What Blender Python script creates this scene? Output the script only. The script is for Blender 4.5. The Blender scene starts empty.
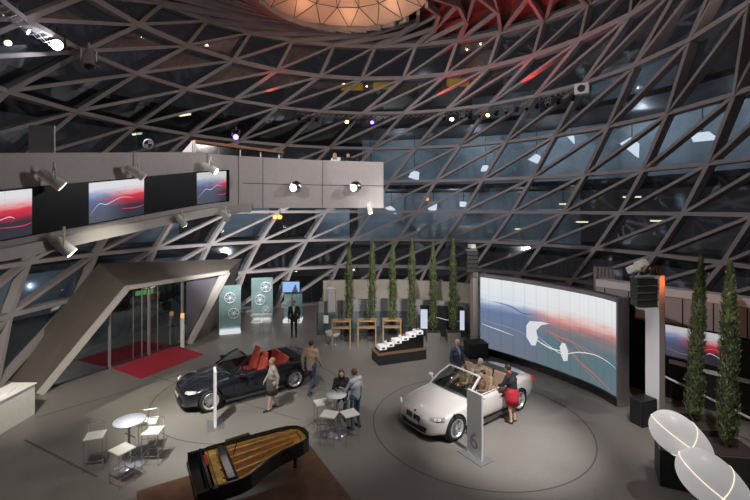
import bpy, bmesh, math, random
from mathutils import Vector, Matrix, Euler
random.seed(7)
SC=bpy.context.scene; COL=SC.collection
PI=math.pi; CAMZ=6.3; F=420.0; HY=208.0
def P(px,py,z=0.0):
    "point of the photo at a known height"
    d=F*(CAMZ-z)/(py-HY); return Vector(((px-375)/F*d,d,z))
def PD(px,py,d):
    "point of the photo at a known distance"
    return Vector(((px-375)/F*d,d,CAMZ-(py-HY)*d/F))
# ------------------------------------------------------------ materials
MATS={}
def mat(name,col,rough=.5,metal=0.,emit=None,es=0.,alpha=1.,coat=0.,ior=1.5,trans=0.,noise=0.,nscale=8.,bump=0.):
    if name in MATS: return MATS[name]
    m=bpy.data.materials.new(name); m.use_nodes=True; nt=m.node_tree
    b=nt.nodes['Principled BSDF']
    b.inputs['Base Color'].default_value=(*col,1); b.inputs['Roughness'].default_value=rough
    b.inputs['Metallic'].default_value=metal; b.inputs['IOR'].default_value=ior
    b.inputs['Coat Weight'].default_value=coat; b.inputs['Coat Roughness'].default_value=.04
    b.inputs['Transmission Weight'].default_value=trans; b.inputs['Alpha'].default_value=alpha
    if emit: b.inputs['Emission Color'].default_value=(*emit,1); b.inputs['Emission Strength'].default_value=es
    if noise or bump:
        tc=nt.nodes.new('ShaderNodeTexCoord'); n=nt.nodes.new('ShaderNodeTexNoise'); n.inputs['Scale'].default_value=nscale; n.inputs['Detail'].default_value=5
        nt.links.new(tc.outputs['Object'],n.inputs['Vector'])
        if noise:
            r=nt.nodes.new('ShaderNodeValToRGB')
            r.color_ramp.elements[0].position=.3; r.color_ramp.elements[1].position=.7
            r.color_ramp.elements[0].color=(*[c*(1-noise) for c in col],1); r.color_ramp.elements[1].color=(*[min(1,c*(1+noise)) for c in col],1)
            nt.links.new(n.outputs['Fac'],r.inputs['Fac']); nt.links.new(r.outputs['Color'],b.inputs['Base Color'])
        if bump:
            bp=nt.nodes.new('ShaderNodeBump'); bp.inputs['Strength'].default_value=bump; bp.inputs['Distance'].default_value=.02
            nt.links.new(n.outputs['Fac'],bp.inputs['Height']); nt.links.new(bp.outputs['Normal'],b.inputs['Normal'])
    MATS[name]=m; return m
STEEL=mat('painted_steel',(.275,.25,.252),.5,noise=.08,nscale=1.5)
GREYP=mat('grey_panel',(.42,.38,.37),.5,noise=.06,nscale=1.2)
TAUPE=mat('taupe_panel',(.20,.175,.155),.5,noise=.10,nscale=.8)
WHITE=mat('white_paint',(.75,.74,.72),.4)
OFFW=mat('off_white_lacquer',(.74,.74,.68),.45,noise=.04)
BLACK=mat('black_matte',(.012,.012,.013),.5)
BLACKG=mat('black_gloss',(.008,.008,.009),.12,coat=.5)
DARK=mat('dark_grey',(.045,.042,.042),.55,noise=.2)
CHROME=mat('chrome',(.7,.7,.72),.18,metal=1)
ALU=mat('brushed_aluminium',(.45,.45,.46),.35,metal=.8)
WOOD=mat('oak_wood',(.36,.22,.12),.5,noise=.25,nscale=6)
PLAT=mat('platform_wood',(.11,.055,.03),.3,noise=.3,nscale=3,coat=.3)
GOLD=mat('gold_plate',(.85,.50,.13),.28,metal=.6,noise=.35,nscale=5)
BRASS=mat('brass',(.8,.55,.2),.25,metal=1)
REDC=mat('red_carpet',(.33,.012,.03),.95,noise=.15,nscale=30)
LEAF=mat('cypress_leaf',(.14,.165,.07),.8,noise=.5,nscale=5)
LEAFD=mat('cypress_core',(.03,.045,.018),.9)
BARK=mat('bark',(.09,.06,.04),.9,noise=.3)
PLANT=mat('dark_planter',(.05,.04,.035),.6,noise=.15)
PLANTG=mat('grey_planter',(.14,.135,.13),.6,noise=.1)
SOIL=mat('soil',(.03,.02,.015),1,noise=.4,nscale=20)
RUB=mat('tyre_rubber',(.012,.012,.012),.75)
def glassm(name,col,refl,rough,tr):
    m=bpy.data.materials.new(name); m.use_nodes=True; nt=m.node_tree; nt.nodes.clear()
    o=nt.nodes.new('ShaderNodeOutputMaterial'); t=nt.nodes.new('ShaderNodeBsdfTransparent'); t.inputs[0].default_value=(tr[0],tr[1],tr[2],1)
    g=nt.nodes.new('ShaderNodeBsdfGlossy'); g.inputs['Color'].default_value=(*col,1); g.inputs['Roughness'].default_value=rough
    f=nt.nodes.new('ShaderNodeFresnel'); f.inputs[0].default_value=refl; mx=nt.nodes.new('ShaderNodeMixShader')
    nt.links.new(f.outputs[0],mx.inputs[0]); nt.links.new(t.outputs[0],mx.inputs[1]); nt.links.new(g.outputs[0],mx.inputs[2]); nt.links.new(mx.outputs[0],o.inputs[0])
    MATS[name]=m; return m
PANE=glassm('facade_glass',(.80,.90,1),2.2,.05,(.40,.42,.47))
GLASS=glassm('clear_glass',(.9,.97,1),1.6,.02,(.72,.80,.82))
GLASSG=mat('green_exhibit_glass',(.25,.38,.38),.12,alpha=.36)
CGLASS=glassm('car_glass',(.9,1,1),1.7,.02,(.45,.52,.52))
def emis(name,col,s): return mat(name,(0,0,0),.6,emit=col,es=s)
LAMPW=emis('lamp_white',(1,.97,.95),40); LAMPY=emis('lamp_amber',(1,.5,.08),18); LAMPB=emis('lamp_violet',(.25,.1,1),10); LAMPO=emis('lamp_orange',(1,.28,.05),6)
LAMPS=emis('lamp_star',(.85,.88,1),400); LAMPT=emis('tube_warm',(1,.9,.55),3)
LAMPL=emis('lamp_soft',(1,.95,.85),6)
# ------------------------------------------------------------ mesh builder
class MB:
    def __init__(s): s.bm=bmesh.new(); s.uv=None
    def _add(s,verts,faces,mi=0,smooth=False):
        vs=[s.bm.verts.new(v) for v in verts]
        for f in faces:
            try:
                q=s.bm.faces.new([vs[i] for i in f]); q.material_index=mi; q.smooth=smooth
            except ValueError: pass
        return vs
    def box(s,c,size,rz=0,mi=0,M=None,taper=1.):
        x,y,z=[k/2 for k in size]; vs=[]
        for dz in (-1,1):
            k=taper if dz>0 else 1
            for dx,dy in ((-1,-1),(1,-1),(1,1),(-1,1)): vs.append(Vector((dx*x*k,dy*y*k,dz*z)))
        R=M if M is not None else Matrix.Rotation(rz,3,'Z'); c=Vector(c)
        s._add([R@v+c for v in vs],[(3,2,1,0),(4,5,6,7),(0,1,5,4),(1,2,6,5),(2,3,7,6),(3,0,4,7)],mi); return s
    def beam(s,a,b,w,h,up=(0,0,1),mi=0):
        a=Vector(a); b=Vector(b); d=(b-a); 
        if d.length<1e-6: return s
        d.normalize(); up=Vector(up); r=d.cross(up)
        if r.length<1e-4: r=d.cross(Vector((1,0,0)))
        r.normalize(); u=r.cross(d).normalized(); vs=[]
        for p in (a,b):
            for i,j in ((-1,-1),(1,-1),(1,1),(-1,1)): vs.append(p+r*(i*w/2)+u*(j*h/2))
        s._add(vs,[(3,2,1,0),(4,5,6,7),(0,1,5,4),(1,2,6,5),(2,3,7,6),(3,0,4,7)],mi); return s
    def cyl(s,a,b,r,r2=None,n=12,mi=0,cap=True,smooth=True):
        a=Vector(a); b=Vector(b); r2=r if r2 is None else r2; d=(b-a).normalized()
        t=Vector((0,0,1)) if abs(d.z)<.9 else Vector((1,0,0)); u=d.cross(t).normalized(); v=d.cross(u)
        vs=[]
        for p,rr in ((a,r),(b,r2)):
            for i in range(n):
                q=2*PI*i/n; vs.append(p+(u*math.cos(q)+v*math.sin(q))*rr)
        s._add(vs,[(i,(i+1)%n,n+(i+1)%n,n+i) for i in range(n)],mi,smooth)
        if cap: s._add(vs[:n],[tuple(reversed(range(n)))],mi); s._add(vs[n:],[tuple(range(n))],mi)
        return s
    def path(s,pts,r,n=8,mi=0,closed=False):
        pts=[Vector(p) for p in pts]; m=len(pts)
        for i in range(m if closed else m-1): s.cyl(pts[i],pts[(i+1)%m],r,n=n,mi=mi)
        return s
    def ell(s,c,r,n=14,m=10,mi=0,R=None):
        c=Vector(c); r=(r,r,r) if not hasattr(r,'__len__') else r; vs=[]
        for j in range(1,m):
            th=PI*j/m
            for i in range(n):
                ph=2*PI*i/n; v=Vector((r[0]*math.sin(th)*math.cos(ph),r[1]*math.sin(th)*math.sin(ph),r[2]*math.cos(th)))
                vs.append((R@v if R else v)+c)
        t=Vector((0,0,r[2])); t=(R@t if R else t); vs.append(c+t); vs.append(c-t); T=len(vs)-2
        fs=[((j)*n+i,(j+1)*n+i,(j+1)*n+(i+1)%n,j*n+(i+1)%n) for j in range(m-2) for i in range(n)]
        fs+=[(T,i,(i+1)%n) for i in range(n)]+[(T+1,(m-2)*n+(i+1)%n,(m-2)*n+i) for i in range(n)]
        s._add(vs,fs,mi,True); return s
    def lathe(s,prof,c=(0,0,0),n=24,mi=0,M=None,smooth=True):
        c=Vector(c); vs=[]
        for r,z in prof:
            for i in range(n):
                q=2*PI*i/n; v=Vector((r*math.cos(q),r*math.sin(q),z)); vs.append((M@v if M else v)+c)
        k=len(prof); s._add(vs,[(j*n+i,j*n+(i+1)%n,(j+1)*n+(i+1)%n,(j+1)*n+i) for j in range(k-1) for i in range(n)],mi,smooth)
        return s
    def prism(s,poly,z0,z1,mi=0,M=None):
        n=len(poly); vs=[Vector((x,y,z0)) for x,y in poly]+[Vector((x,y,z1)) for x,y in poly]
        if M: vs=[M@v for v in vs]
        s._add(vs,[tuple(reversed(range(n))),tuple(range(n,2*n))]+[(i,(i+1)%n,n+(i+1)%n,n+i) for i in range(n)],mi); return s
    def poly(s,pts,mi=0): s._add([Vector(p) for p in pts],[tuple(range(len(pts)))],mi); return s
    def grid(s,rows,mi=0,smooth=True,closed=False):
        m=len(rows[0]); vs=[Vector(p) for r in rows for p in r]
        fs=[(j*m+i,j*m+(i+1)%m,(j+1)*m+(i+1)%m,(j+1)*m+i) for j in range(len(rows)-1) for i in range(m if closed else m-1)]
        s._add(vs,fs,mi,smooth); return s
    def build(s,name,mats,parent=None,loc=None,fix=True,bevel=0,merge=False):
        if merge: bmesh.ops.remove_doubles(s.bm,verts=s.bm.verts,dist=.0005)
        if fix: bmesh.ops.recalc_face_normals(s.bm,faces=s.bm.faces)
        me=bpy.data.meshes.new(name); s.bm.to_mesh(me); s.bm.free()
        mats=mats if isinstance(mats,(list,tuple)) else [mats]
        for m in mats: me.materials.append(m)
        o=bpy.data.objects.new(name,me); COL.objects.link(o)
        if parent: o.parent=parent
        if loc is not None: o.location=loc
        if bevel:
            b=o.modifiers.new('bevel','BEVEL'); b.width=bevel; b.segments=2; b.limit_method='ANGLE'
        return o
def tag(o,label=None,cat=None,group=None,kind=None):
    if label: o['label']=label
    if cat: o['category']=cat
    if group: o['group']=group
    if kind: o['kind']=kind
    return o
def thing(name,label,cat,loc=(0,0,0),rz=0,group=None):
    o=bpy.data.objects.new(name,None); COL.objects.link(o); o.empty_display_size=.1
    o.location=loc; o.rotation_euler=(0,0,rz); return tag(o,label,cat,group)
def copy_tree(o,parent=None):
    c=o.copy(); COL.objects.link(c); c.parent=parent
    for ch in list(o.children): copy_tree(ch,c)
    return c
def dup(o,label,loc,rz=0,group=None,scale=None):
    c=copy_tree(o); c.location=loc; c.rotation_euler=(0,0,rz); c['label']=label
    if group: c['group']=group
    if scale: c.scale=scale
    return c
def apply_mods(o):
    bpy.context.view_layer.update(); dg=bpy.context.evaluated_depsgraph_get()
    me=bpy.data.meshes.new_from_object(o.evaluated_get(dg)); old=o.data; o.modifiers.clear(); o.data=me
    bpy.data.meshes.remove(old); return o
def aim(o,tgt): o.rotation_euler=(Vector(tgt)-o.location).to_track_quat('-Z','Y').to_euler()
def spot(loc,tgt,e,col=(1,.97,.93),size=50,blend=.6,r=.15):
    l=bpy.data.lights.new('stage_spot','SPOT'); l.energy=e; l.color=col; l.spot_size=math.radians(size); l.spot_blend=blend; l.shadow_soft_size=r
    o=bpy.data.objects.new('stage_spot',l); COL.objects.link(o); o.location=loc; aim(o,tgt); return o
# ------------------------------------------------------------ lattice hall
CY=15.0; STEP=360/28
RINGS=[(0.0,13.2,13.2,-2.5),(2.35,13.6,13.6,2.0),(4.15,13.9,13.8,6.6),(6.05,13.9,13.7,11.9),(8.1,13.8,13.5,17.1),(10.3,12.8,13.4,25.0),(12.3,11.4,11.8,34.7),(14.3,11.0,11.2,47.3),(16.1,11.9,10.7,51.43)]
SPREAD=[1,1,1,1,1,1.02,1.045,1.06,.945]
def node(k,i):
    z,a,b,off=RINGS[k]; q=math.radians((i*STEP+off)*SPREAD[k]); return Vector((a*math.sin(q),CY+b*math.cos(q),z))
def azi(p): return math.degrees(math.atan2(p.x,p.y-CY))
def side_of(a): return 'left' if a<-42 else ('right' if a>42 else 'back')
sides={}
for sd in ('left','back','right'):
    sides[sd]={'ring':{k:MB() for k in range(9)},'diag':MB(),'brace':MB(),'pane':MB(),'seam':MB()}
LIM=128
def rad(p): return Vector((p.x,p.y-CY,0)).normalized()
for k in range(9):
    for i in range(-18,16):
        p=node(k,i); q=node(k,i+1); m=(p+q)/2; a=azi(m)
        if abs(a)>LIM or (p-m).length>4: continue
        aa=i*STEP+RINGS[k][3]+STEP/2
        if abs(aa)>LIM: continue
        S=sides[side_of(a)]
        S['ring'][k].beam(p,q,.17 if k<7 else .24,.42,rad(m))
        if k<8:
            r=node(k+1,i); t=node(k+1,i+1)
            S['diag'].beam(p,r,.17,.40,rad(p)); S['brace'].beam(p,t,.13,.34,rad(m))
            off=[v+rad(v)*.16 for v in (p,q,r,t)]
            S['pane'].poly([off[0],off[1],off[3]]); S['pane'].poly([off[0],off[3],off[2]])
for sd,S in sides.items():
    w=bpy.data.objects.new('wall_'+sd,None); COL.objects.link(w); tag(w,kind='structure')
    for k in range(9): S['ring'][k].build('ring_beam',STEEL,w)
    S['diag'].build('steep_beam',STEEL,w); S['brace'].build('diagonal_beam',STEEL,w); S['pane'].build('glass_pane',PANE,w,fix=False); S['seam'].bm.free()
# ceiling between the top ring and the opening
OC=Vector((-1.5,20.4,0)); OR=4.3; OZ=16.75
CEIL=mat('dark_ceiling',(.10,.05,.045),.6,noise=.2,nscale=.7)
cb=MB(); cp=MB()
def oc(i,t,z):
    p=node(8,i); q=math.radians((i*STEP+51.43)*.945+STEP*2*t); o=OC+Vector((OR*math.sin(q),OR*math.cos(q),0)); v=p.lerp(o,t); v.z=z; return v
lev=[(0,16.1),(.35,16.75),(.7,17.0),(1,OZ)]
rows=[[oc(i,t,z) for i in range(-18,11)] for t,z in lev]
cp.grid([[v+Vector((0,0,.35)) for v in r] for r in rows],smooth=False)
for j in range(3):
    for i in range(28):
        cb.beam(rows[j][i],rows[j+1][i+1],.17,.34)
        if j<2: cb.beam(rows[j][i],rows[j+1][min(28,i+2)],.11,.24)
ce=cp.build('ceiling',CEIL); tag(ce,kind='structure'); cb.build('ceiling_beam',STEEL,ce)
# warm lit opening with triangular panels
WARM=mat('warm_soffit_panel',(.62,.42,.32),.6)
om=MB(); seam=MB()
prev=None
for t,z in ((1.0,OZ+.1),(.72,OZ+.75),(.38,OZ+1.3),(0,OZ+1.5)):
    n=16; off=0 if t in (1.0,.38) else .5
    cur=[OC+Vector((OR*t*math.sin(2*PI*(i+off)/n),OR*t*math.cos(2*PI*(i+off)/n),z)) for i in range(n)]
    if prev:
        s=0 if poff<off else -1
        for i in range(n):
            om.poly([prev[i],prev[(i+1)%n],cur[(i+(0 if off>poff else 1))%n]]); 
            om.poly([cur[i],cur[(i+1)%n],prev[(i+(1 if off>poff else 0))%n]])
            seam.beam(prev[i],cur[i],.035,.035); seam.beam(prev[i],cur[(i+(-1 if off>poff else 1))%n],.035,.035)
            if t>0: seam.beam(cur[i],cur[(i+1)%n],.035,.035)
    prev=cur; poff=off
o=om.build('ceiling',WARM); tag(o,kind='structure'); seam.build('seam',BLACK,o)
for q in range(8):
    l=bpy.data.lights.new('cove_light','POINT'); l.energy=9; l.color=(1,.62,.38); l.shadow_soft_size=.05
    lo=bpy.data.objects.new('cove_light',l); COL.objects.link(lo); lo.location=(OC.x+3.2*math.sin(q*PI/4),OC.y+3.2*math.cos(q*PI/4),OZ+.16)
# ------------------------------------------------------------ floor
fm=bpy.data.materials.new('stone_floor'); fm.use_nodes=True; nt=fm.node_tree; b=nt.nodes['Principled BSDF']
tc=nt.nodes.new('ShaderNodeTexCoord'); n1=nt.nodes.new('ShaderNodeTexNoise'); n1.inputs['Scale'].default_value=.35; n1.inputs['Detail'].default_value=6
n2=nt.nodes.new('ShaderNodeTexNoise'); n2.inputs['Scale'].default_value=14; n2.inputs['Detail'].default_value=4
mx=nt.nodes.new('ShaderNodeMix'); mx.data_type='FLOAT'; mx.inputs[0].default_value=.3
rp=nt.nodes.new('ShaderNodeValToRGB'); rp.color_ramp.elements[0].position=.3; rp.color_ramp.elements[0].color=(.16,.147,.132,1); rp.color_ramp.elements[1].position=.7; rp.color_ramp.elements[1].color=(.215,.20,.185,1)
nt.links.new(tc.outputs['Object'],n1.inputs[0]); nt.links.new(tc.outputs['Object'],n2.inputs[0]); nt.links.new(n1.outputs[0],mx.inputs[2]); nt.links.new(n2.outputs[0],mx.inputs[3]); nt.links.new(mx.outputs[0],rp.inputs[0]); nt.links.new(rp.outputs[0],b.inputs['Base Color'])
b.inputs['Roughness'].default_value=.38; b.inputs['IOR'].default_value=1.45
f=MB(); f.box((0,14,-.15),(46,50,.3)); tag(f.build('floor',fm),kind='structure')
SEAM=mat('floor_seam',(.085,.08,.075),.7)
tn=[0]
def trim(m,mt=SEAM,**k):
    tn[0]+=1; o=m.build('trim_%d'%tn[0],mt,**k); tag(o,kind='structure'); return o
def ringflat(c,r,w=.035,z=.004,a0=0,a1=360):
    m=MB(); n=int(96*(a1-a0)/360); rows=[]
    for rr in (r-w/2,r+w/2): rows.append([(c[0]+rr*math.sin(math.radians(a0+(a1-a0)*i/n)),c[1]+rr*math.cos(math.radians(a0+(a1-a0)*i/n)),z) for i in range(n+1)])
    m.grid(rows); return m
trim(ringflat((3.05,12.4),3.1)); trim(ringflat((-4.2,14.3),3.1)); trim(ringflat((0,15),9.6,a0=-60,a1=60))
m=MB(); m.beam(P(25,440)+Vector((0,0,.003)),P(97,477)+Vector((0,0,.003)),.05,.004); m.beam(P(35,418)+Vector((0,0,.003)),P(190,372)+Vector((0,0,.003)),.03,.004)
m.beam(P(300,420)+Vector((0,0,.003)),P(140,372)+Vector((0,0,.003)),.02,.004); trim(m)
# ------------------------------------------------------------ back parapets
m=MB()
def arcwall(m,c,r,t,a0,a1,z0,z1,n=40,mi=0,ry=None):
    ry=ry or r
    A=[math.radians(a0+(a1-a0)*i/n) for i in range(n+1)]
    rows=[[(c[0]+rr*math.sin(a),c[1]+(rr-r+ry)*math.cos(a),z) for a in A] for rr,z in ((r,z0),(r,z1),(r+t,z1),(r+t,z0),(r,z0))]
    m.grid(rows,mi,smooth=False)
    for a in (A[0],A[-1]): m.poly([(c[0]+rr*math.sin(a),c[1]+(rr-r+ry)*math.cos(a),z) for rr,z in ((r,z0),(r,z1),(r+t,z1),(r+t,z0))],mi)
    return m
BEIGE=mat('beige_render',(.42,.38,.32),.7,noise=.1,nscale=2)
trim(arcwall(MB(),(0,15),11.6,.3,-16,80,0,1.75),BEIGE)
lw=trim(arcwall(MB(),(.6,14.5),7.9,.15,-26,44,0,1.45),mat('pale_curved_wall',(.36,.36,.355),.4,noise=.08,nscale=1))
sm=MB()
for k in range(13):
    a=math.radians(-24+k*5.5); sm.beam((.6+7.89*math.sin(a),14.5+7.89*math.cos(a),.05),(.6+7.89*math.sin(a),14.5+7.89*math.cos(a),1.43),.02,.01)
sm.build('panel_joint',DARK,lw)
# right dark wall
wa=Vector((8.3,15.75,0)); wb=Vector((12.4,10.65,0)); wd=(wb-wa).normalized(); wn=Vector((wd.y,-wd.x,0)); wn=-wn if wn.x>0 else wn
def wp(s,z,off=0): return wa+wd*s+wn*off+Vector((0,0,z))
L=(wb-wa).length
m=MB(); m.beam(wp(0,1.2,-.15),wp(L,1.2,-.15),.3,2.4); m.beam(wp(0,1.35,.02),wp(L,1.35,.02),.04,.02); o=m.build('wall_far_right',BLACK); tag(o,kind='structure')
m=MB(); m.beam(wp(0,2.9,-.15),wp(L,2.9,-.15),.3,.9,mi=0); m.beam(wp(0,3.5,-.2),wp(L,3.5,-.2),.5,.26,mi=1)
for k in range(6): m.beam(wp(.8*k+.3,2.46,.012),wp(.8*k+.3,3.34,.012),.02,.02,up=(1,0,0),mi=2)
trim(m,[GREYP,WHITE,DARK])
m=MB(); m.beam(wp(1.35,2.88,.03),wp(1.95,2.88,.03),.04,.7); trim(m,WHITE)
m=MB(); m.beam(wp(1.05,2.75,.03),wp(1.3,2.75,.03),.04,.8); trim(m,BLACKG)
# ------------------------------------------------------------ picture material for screens (moving image shown on them)
def picmat(name,s=1.,tone=0.,panels=(7,4),flip=1):
    m=bpy.data.materials.new(name); m.use_nodes=True; nt=m.node_tree; nt.nodes.clear(); N=nt.nodes.new; Lk=nt.links.new
    o=N('ShaderNodeOutputMaterial'); e=N('ShaderNodeEmission'); uv=N('ShaderNodeUVMap'); sp=N('ShaderNodeSeparateXYZ'); Lk(uv.outputs[0],sp.inputs[0])
    nz=N('ShaderNodeTexNoise'); nz.inputs['Scale'].default_value=4; mp=N('ShaderNodeMapping'); mp.inputs['Scale'].default_value=(1.2,3,1); Lk(uv.outputs[0],mp.inputs[0]); Lk(mp.outputs[0],nz.inputs[0])
    a=N('ShaderNodeMath'); a.operation='MULTIPLY_ADD'; a.inputs[1].default_value=.14; Lk(nz.outputs[0],a.inputs[0]); Lk(sp.outputs[1],a.inputs[2])
    def ramp(st):
        r=N('ShaderNodeValToRGB'); els=r.color_ramp.elements
        els[0].position=st[0][0]; els[0].color=(*st[0][1],1); els[1].position=st[-1][0]; els[1].color=(*st[-1][1],1)
        for p,c in st[1:-1]:
            q=els.new(p); q.color=(*c,1)
        Lk(a.outputs[0],r.inputs[0]); return r
    bl=ramp([(.05,(.17,.19,.24)),(.45,(.16,.21,.31)),(.62,(.16,.22,.37)),(.71,(.36,.45,.62)),(.78,(.75,.80,.86)),(1,(.84,.86,.88))])
    rd=ramp([(.05,(.13,.19,.22)),(.45,(.12,.20,.23)),(.60,(.28,.21,.23)),(.68,(.66,.28,.26)),(.75,(.80,.62,.59)),(.82,(.82,.82,.83)),(1,(.84,.86,.88))])
    if tone:
        rd=ramp([(.05,(.04,.045,.06)),(.40,(.05,.04,.06)),(.52,(.45,.03,.06)),(.66,(.75,.06,.09)),(.80,(.82,.55,.58)),(.92,(.80,.80,.83)),(1,(.8,.8,.83))])
        bl=ramp([(.05,(.10,.11,.14)),(.45,(.12,.14,.22)),(.62,(.14,.18,.35)),(.78,(.35,.42,.60)),(.90,(.75,.78,.84)),(1,(.8,.8,.83))])
    k=N('ShaderNodeMapRange'); k.inputs[1].default_value=.28 if not tone else -.2+tone*.4; k.inputs[2].default_value=.46 if not tone else tone*.6; Lk(sp.outputs[0],k.inputs[0])
    mx=N('ShaderNodeMix'); mx.data_type='RGBA'; Lk(k.outputs[0],mx.inputs[0]); Lk(bl.outputs[0],mx.inputs[6]); Lk(rd.outputs[0],mx.inputs[7])
    br=N('ShaderNodeTexBrick'); br.offset=0; br.inputs['Scale'].default_value=1; br.inputs['Mortar Size'].default_value=.004; br.inputs['Brick Width'].default_value=1/panels[0]; br.inputs['Row Height'].default_value=1/panels[1]
    br.inputs['Color1'].default_value=(1,1,1,1); br.inputs['Color2'].default_value=(.97,.97,.97,1); br.inputs['Mortar'].default_value=(.88,.88,.88,1); Lk(uv.outputs[0],br.inputs[0])
    mu=N('ShaderNodeMix'); mu.data_type='RGBA'; mu.blend_type='MULTIPLY'; mu.inputs[0].default_value=1; Lk(mx.outputs[2],mu.inputs[6]); Lk(br.outputs[0],mu.inputs[7])
    Lk(mu.outputs[2],e.inputs[0]); e.inputs[1].default_value=s; Lk(e.outputs[0],o.inputs[0]); return m
def screen_mesh(name,fn,nu,mt,parent):
    "fn(u,v) gives the point; uv follows"
    me=bpy.data.meshes.new(name); vs=[];fs=[];uvs=[]
    for j in range(2):
        for i in range(nu+1): vs.append(fn(i/nu,j)); uvs.append((i/nu,j))
    for i in range(nu): fs.append((i,i+1,nu+1+i+1,nu+1+i))
    me.from_pydata([tuple(v) for v in vs],[],fs); u=me.uv_layers.new(name='UVMap')
    for p in me.polygons:
        for li in p.loop_indices: u.data[li].uv=uvs[me.loops[li].vertex_index]
    me.materials.append(mt); o=bpy.data.objects.new(name,me); COL.objects.link(o); o.parent=parent; return o
def streak(fn,pts,w,mt,parent,name='light_streak',n=24,off=None):
    "smooth band drawn on a screen from uv points"
    m=MB(); P2=[]
    for i in range(n+1):
        t=i/n*(len(pts)-1); k=min(int(t),len(pts)-2); f=t-k
        p0=pts[max(k-1,0)];p1=pts[k];p2=pts[k+1];p3=pts[min(k+2,len(pts)-1)]
        P2.append(tuple(.5*((2*p1[a])+(-p0[a]+p2[a])*f+(2*p0[a]-5*p1[a]+4*p2[a]-p3[a])*f*f+(-p0[a]+3*p1[a]-3*p2[a]+p3[a])*f**3) for a in (0,1)))
    rows=[[],[]]
    for i,(u,v) in enumerate(P2):
        ww=w*.55*(.25+.75*math.sin(PI*min(1,max(0,i/n))))
        rows[0].append(fn(u,v-ww/2)); rows[1].append(fn(u,v+ww/2))
    m.grid(rows,smooth=False); return m.build(name,mt,parent,fix=False)
SW=emis('streak_white',(.85,.87,.9),.8); SR=emis('streak_red',(.75,.22,.18),.65); SG=emis('streak_blue_grey',(.35,.45,.55),.6); SRD=emis('streak_deep_red',(.8,.04,.1),.9); SBK=emis('streak_dark',(.1,.12,.2),.5)
# ------------------------------------------------------------ big curved screen
lp=[(4.57,18.3),(5.55,17.2),(6.42,16.05),(7.1,14.95),(7.5,14.1),(7.68,13.3)]
def cat(pts,t):
    t=max(0,min(1,t))*(len(pts)-1); k=min(int(t),len(pts)-2); f=t-k
    p0=pts[max(k-1,0)];p1=pts[k];p2=pts[k+1];p3=pts[min(k+2,len(pts)-1)]
    return Vector([.5*((2*p1[a])+(-p0[a]+p2[a])*f+(2*p0[a]-5*p1[a]+4*p2[a]-p3[a])*f*f+(-p0[a]+3*p1[a]-3*p2[a]+p3[a])*f**3) for a in range(len(p1))])
def ln(u,off=0):
    p=cat(lp,u); d=(cat(lp,u+.01)-cat(lp,u-.01)).normalized(); nrm=Vector((d.y,-d.x)); 
    if nrm.x>0: nrm=-nrm
    p=p+nrm*off; return p
def led(u,v,off=.012):
    p=ln(u,off); return Vector((p.x,p.y,.30+3.0*v))
T=thing('curved_video_screen','large curved video wall showing a white, blue and red light streak picture','screen')
m=MB(); nn=24
rows=[]
for off,z in ((-.0,0),(-.0,3.42),(-.38,3.42),(-.38,0),(0,0)):
    rows.append([Vector((*ln(i/nn,off),z)) for i in range(nn+1)])
m.grid(rows,smooth=False)
for i in (0,nn): m.poly([r[i] for r in rows[:4]])
m.build('casing',mat('screen_casing',(.10,.10,.105),.4),T)
m=MB(); 
for z0,z1 in ((0,.27),):
    m.grid([[Vector((*ln(i/nn,.03),z)) for i in range(nn+1)] for z in (z0,z1)],smooth=False)
m.build('plinth',BLACKG,T)
m=MB()
for u in (0,1):
    p=ln(u,.02); q=ln(u,-.40); m.beam((p.x,p.y,1.72),(q.x,q.y,1.72),.07,3.46)
m.grid([[Vector((*ln(i/nn,o),z)) for i in range(nn+1)] for o,z in ((.04,3.32),(.04,3.44),(-.02,3.44))],smooth=False)
m.build('frame',ALU,T)
scr=screen_mesh('display',lambda u,v:led(.006+u*.988,v,.008),30,picmat('video_wall_picture',.92,0,(14,4)),T)
g=lambda u,v:led(u,v,.016)
streak(g,[(.02,.40),(.10,.375),(.22,.36),(.35,.30)],.018,SG,T)
streak(g,[(.02,.33),(.12,.30),(.22,.27)],.02,SW,T)
streak(g,[(.36,.36),(.44,.27),(.52,.22),(.62,.30),(.75,.34),(.88,.33),(1.0,.29)],.022,SW,T)
streak(g,[(.40,.47),(.50,.42),(.60,.40),(.70,.33)],.03,SR,T); streak(g,[(.44,.45),(.54,.33),(.64,.20),(.80,.10),(.93,.02)],.03,SR,T)
streak(g,[(.55,.44),(.63,.34),(.73,.22)],.016,SR,T); streak(g,[(.62,.40),(.74,.36),(.86,.36)],.014,SR,T)
streak(g,[(.52,.37),(.58,.30),(.70,.12),(.84,.015)],.016,SR,T)
streak(g,[(.10,.68),(.2,.66),(.28,.60),(.34,.62)],.03,emis('streak_blue',(.12,.2,.5),.6),T)
# white ring shape on the picture
def blob(pts,mt,nm): m=MB(); m.poly([led(u,v,.02) for u,v in pts]); return m.build(nm,mt,T,fix=False)
blob([(.30,.45),(.32,.52),(.40,.55),(.44,.55),(.39,.50),(.36,.42),(.37,.32),(.355,.22),(.33,.21),(.30,.30)],SW,'white_shape')
blob([(.505,.30),(.52,.36),(.54,.36),(.56,.28),(.555,.16),(.53,.14),(.515,.20)],SW,'white_shape')
streak(lambda u,v:led(u,v,.022),[(.34,.32),(.40,.27),(.46,.245),(.53,.26)],.035,SW,T,n=12)
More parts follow.
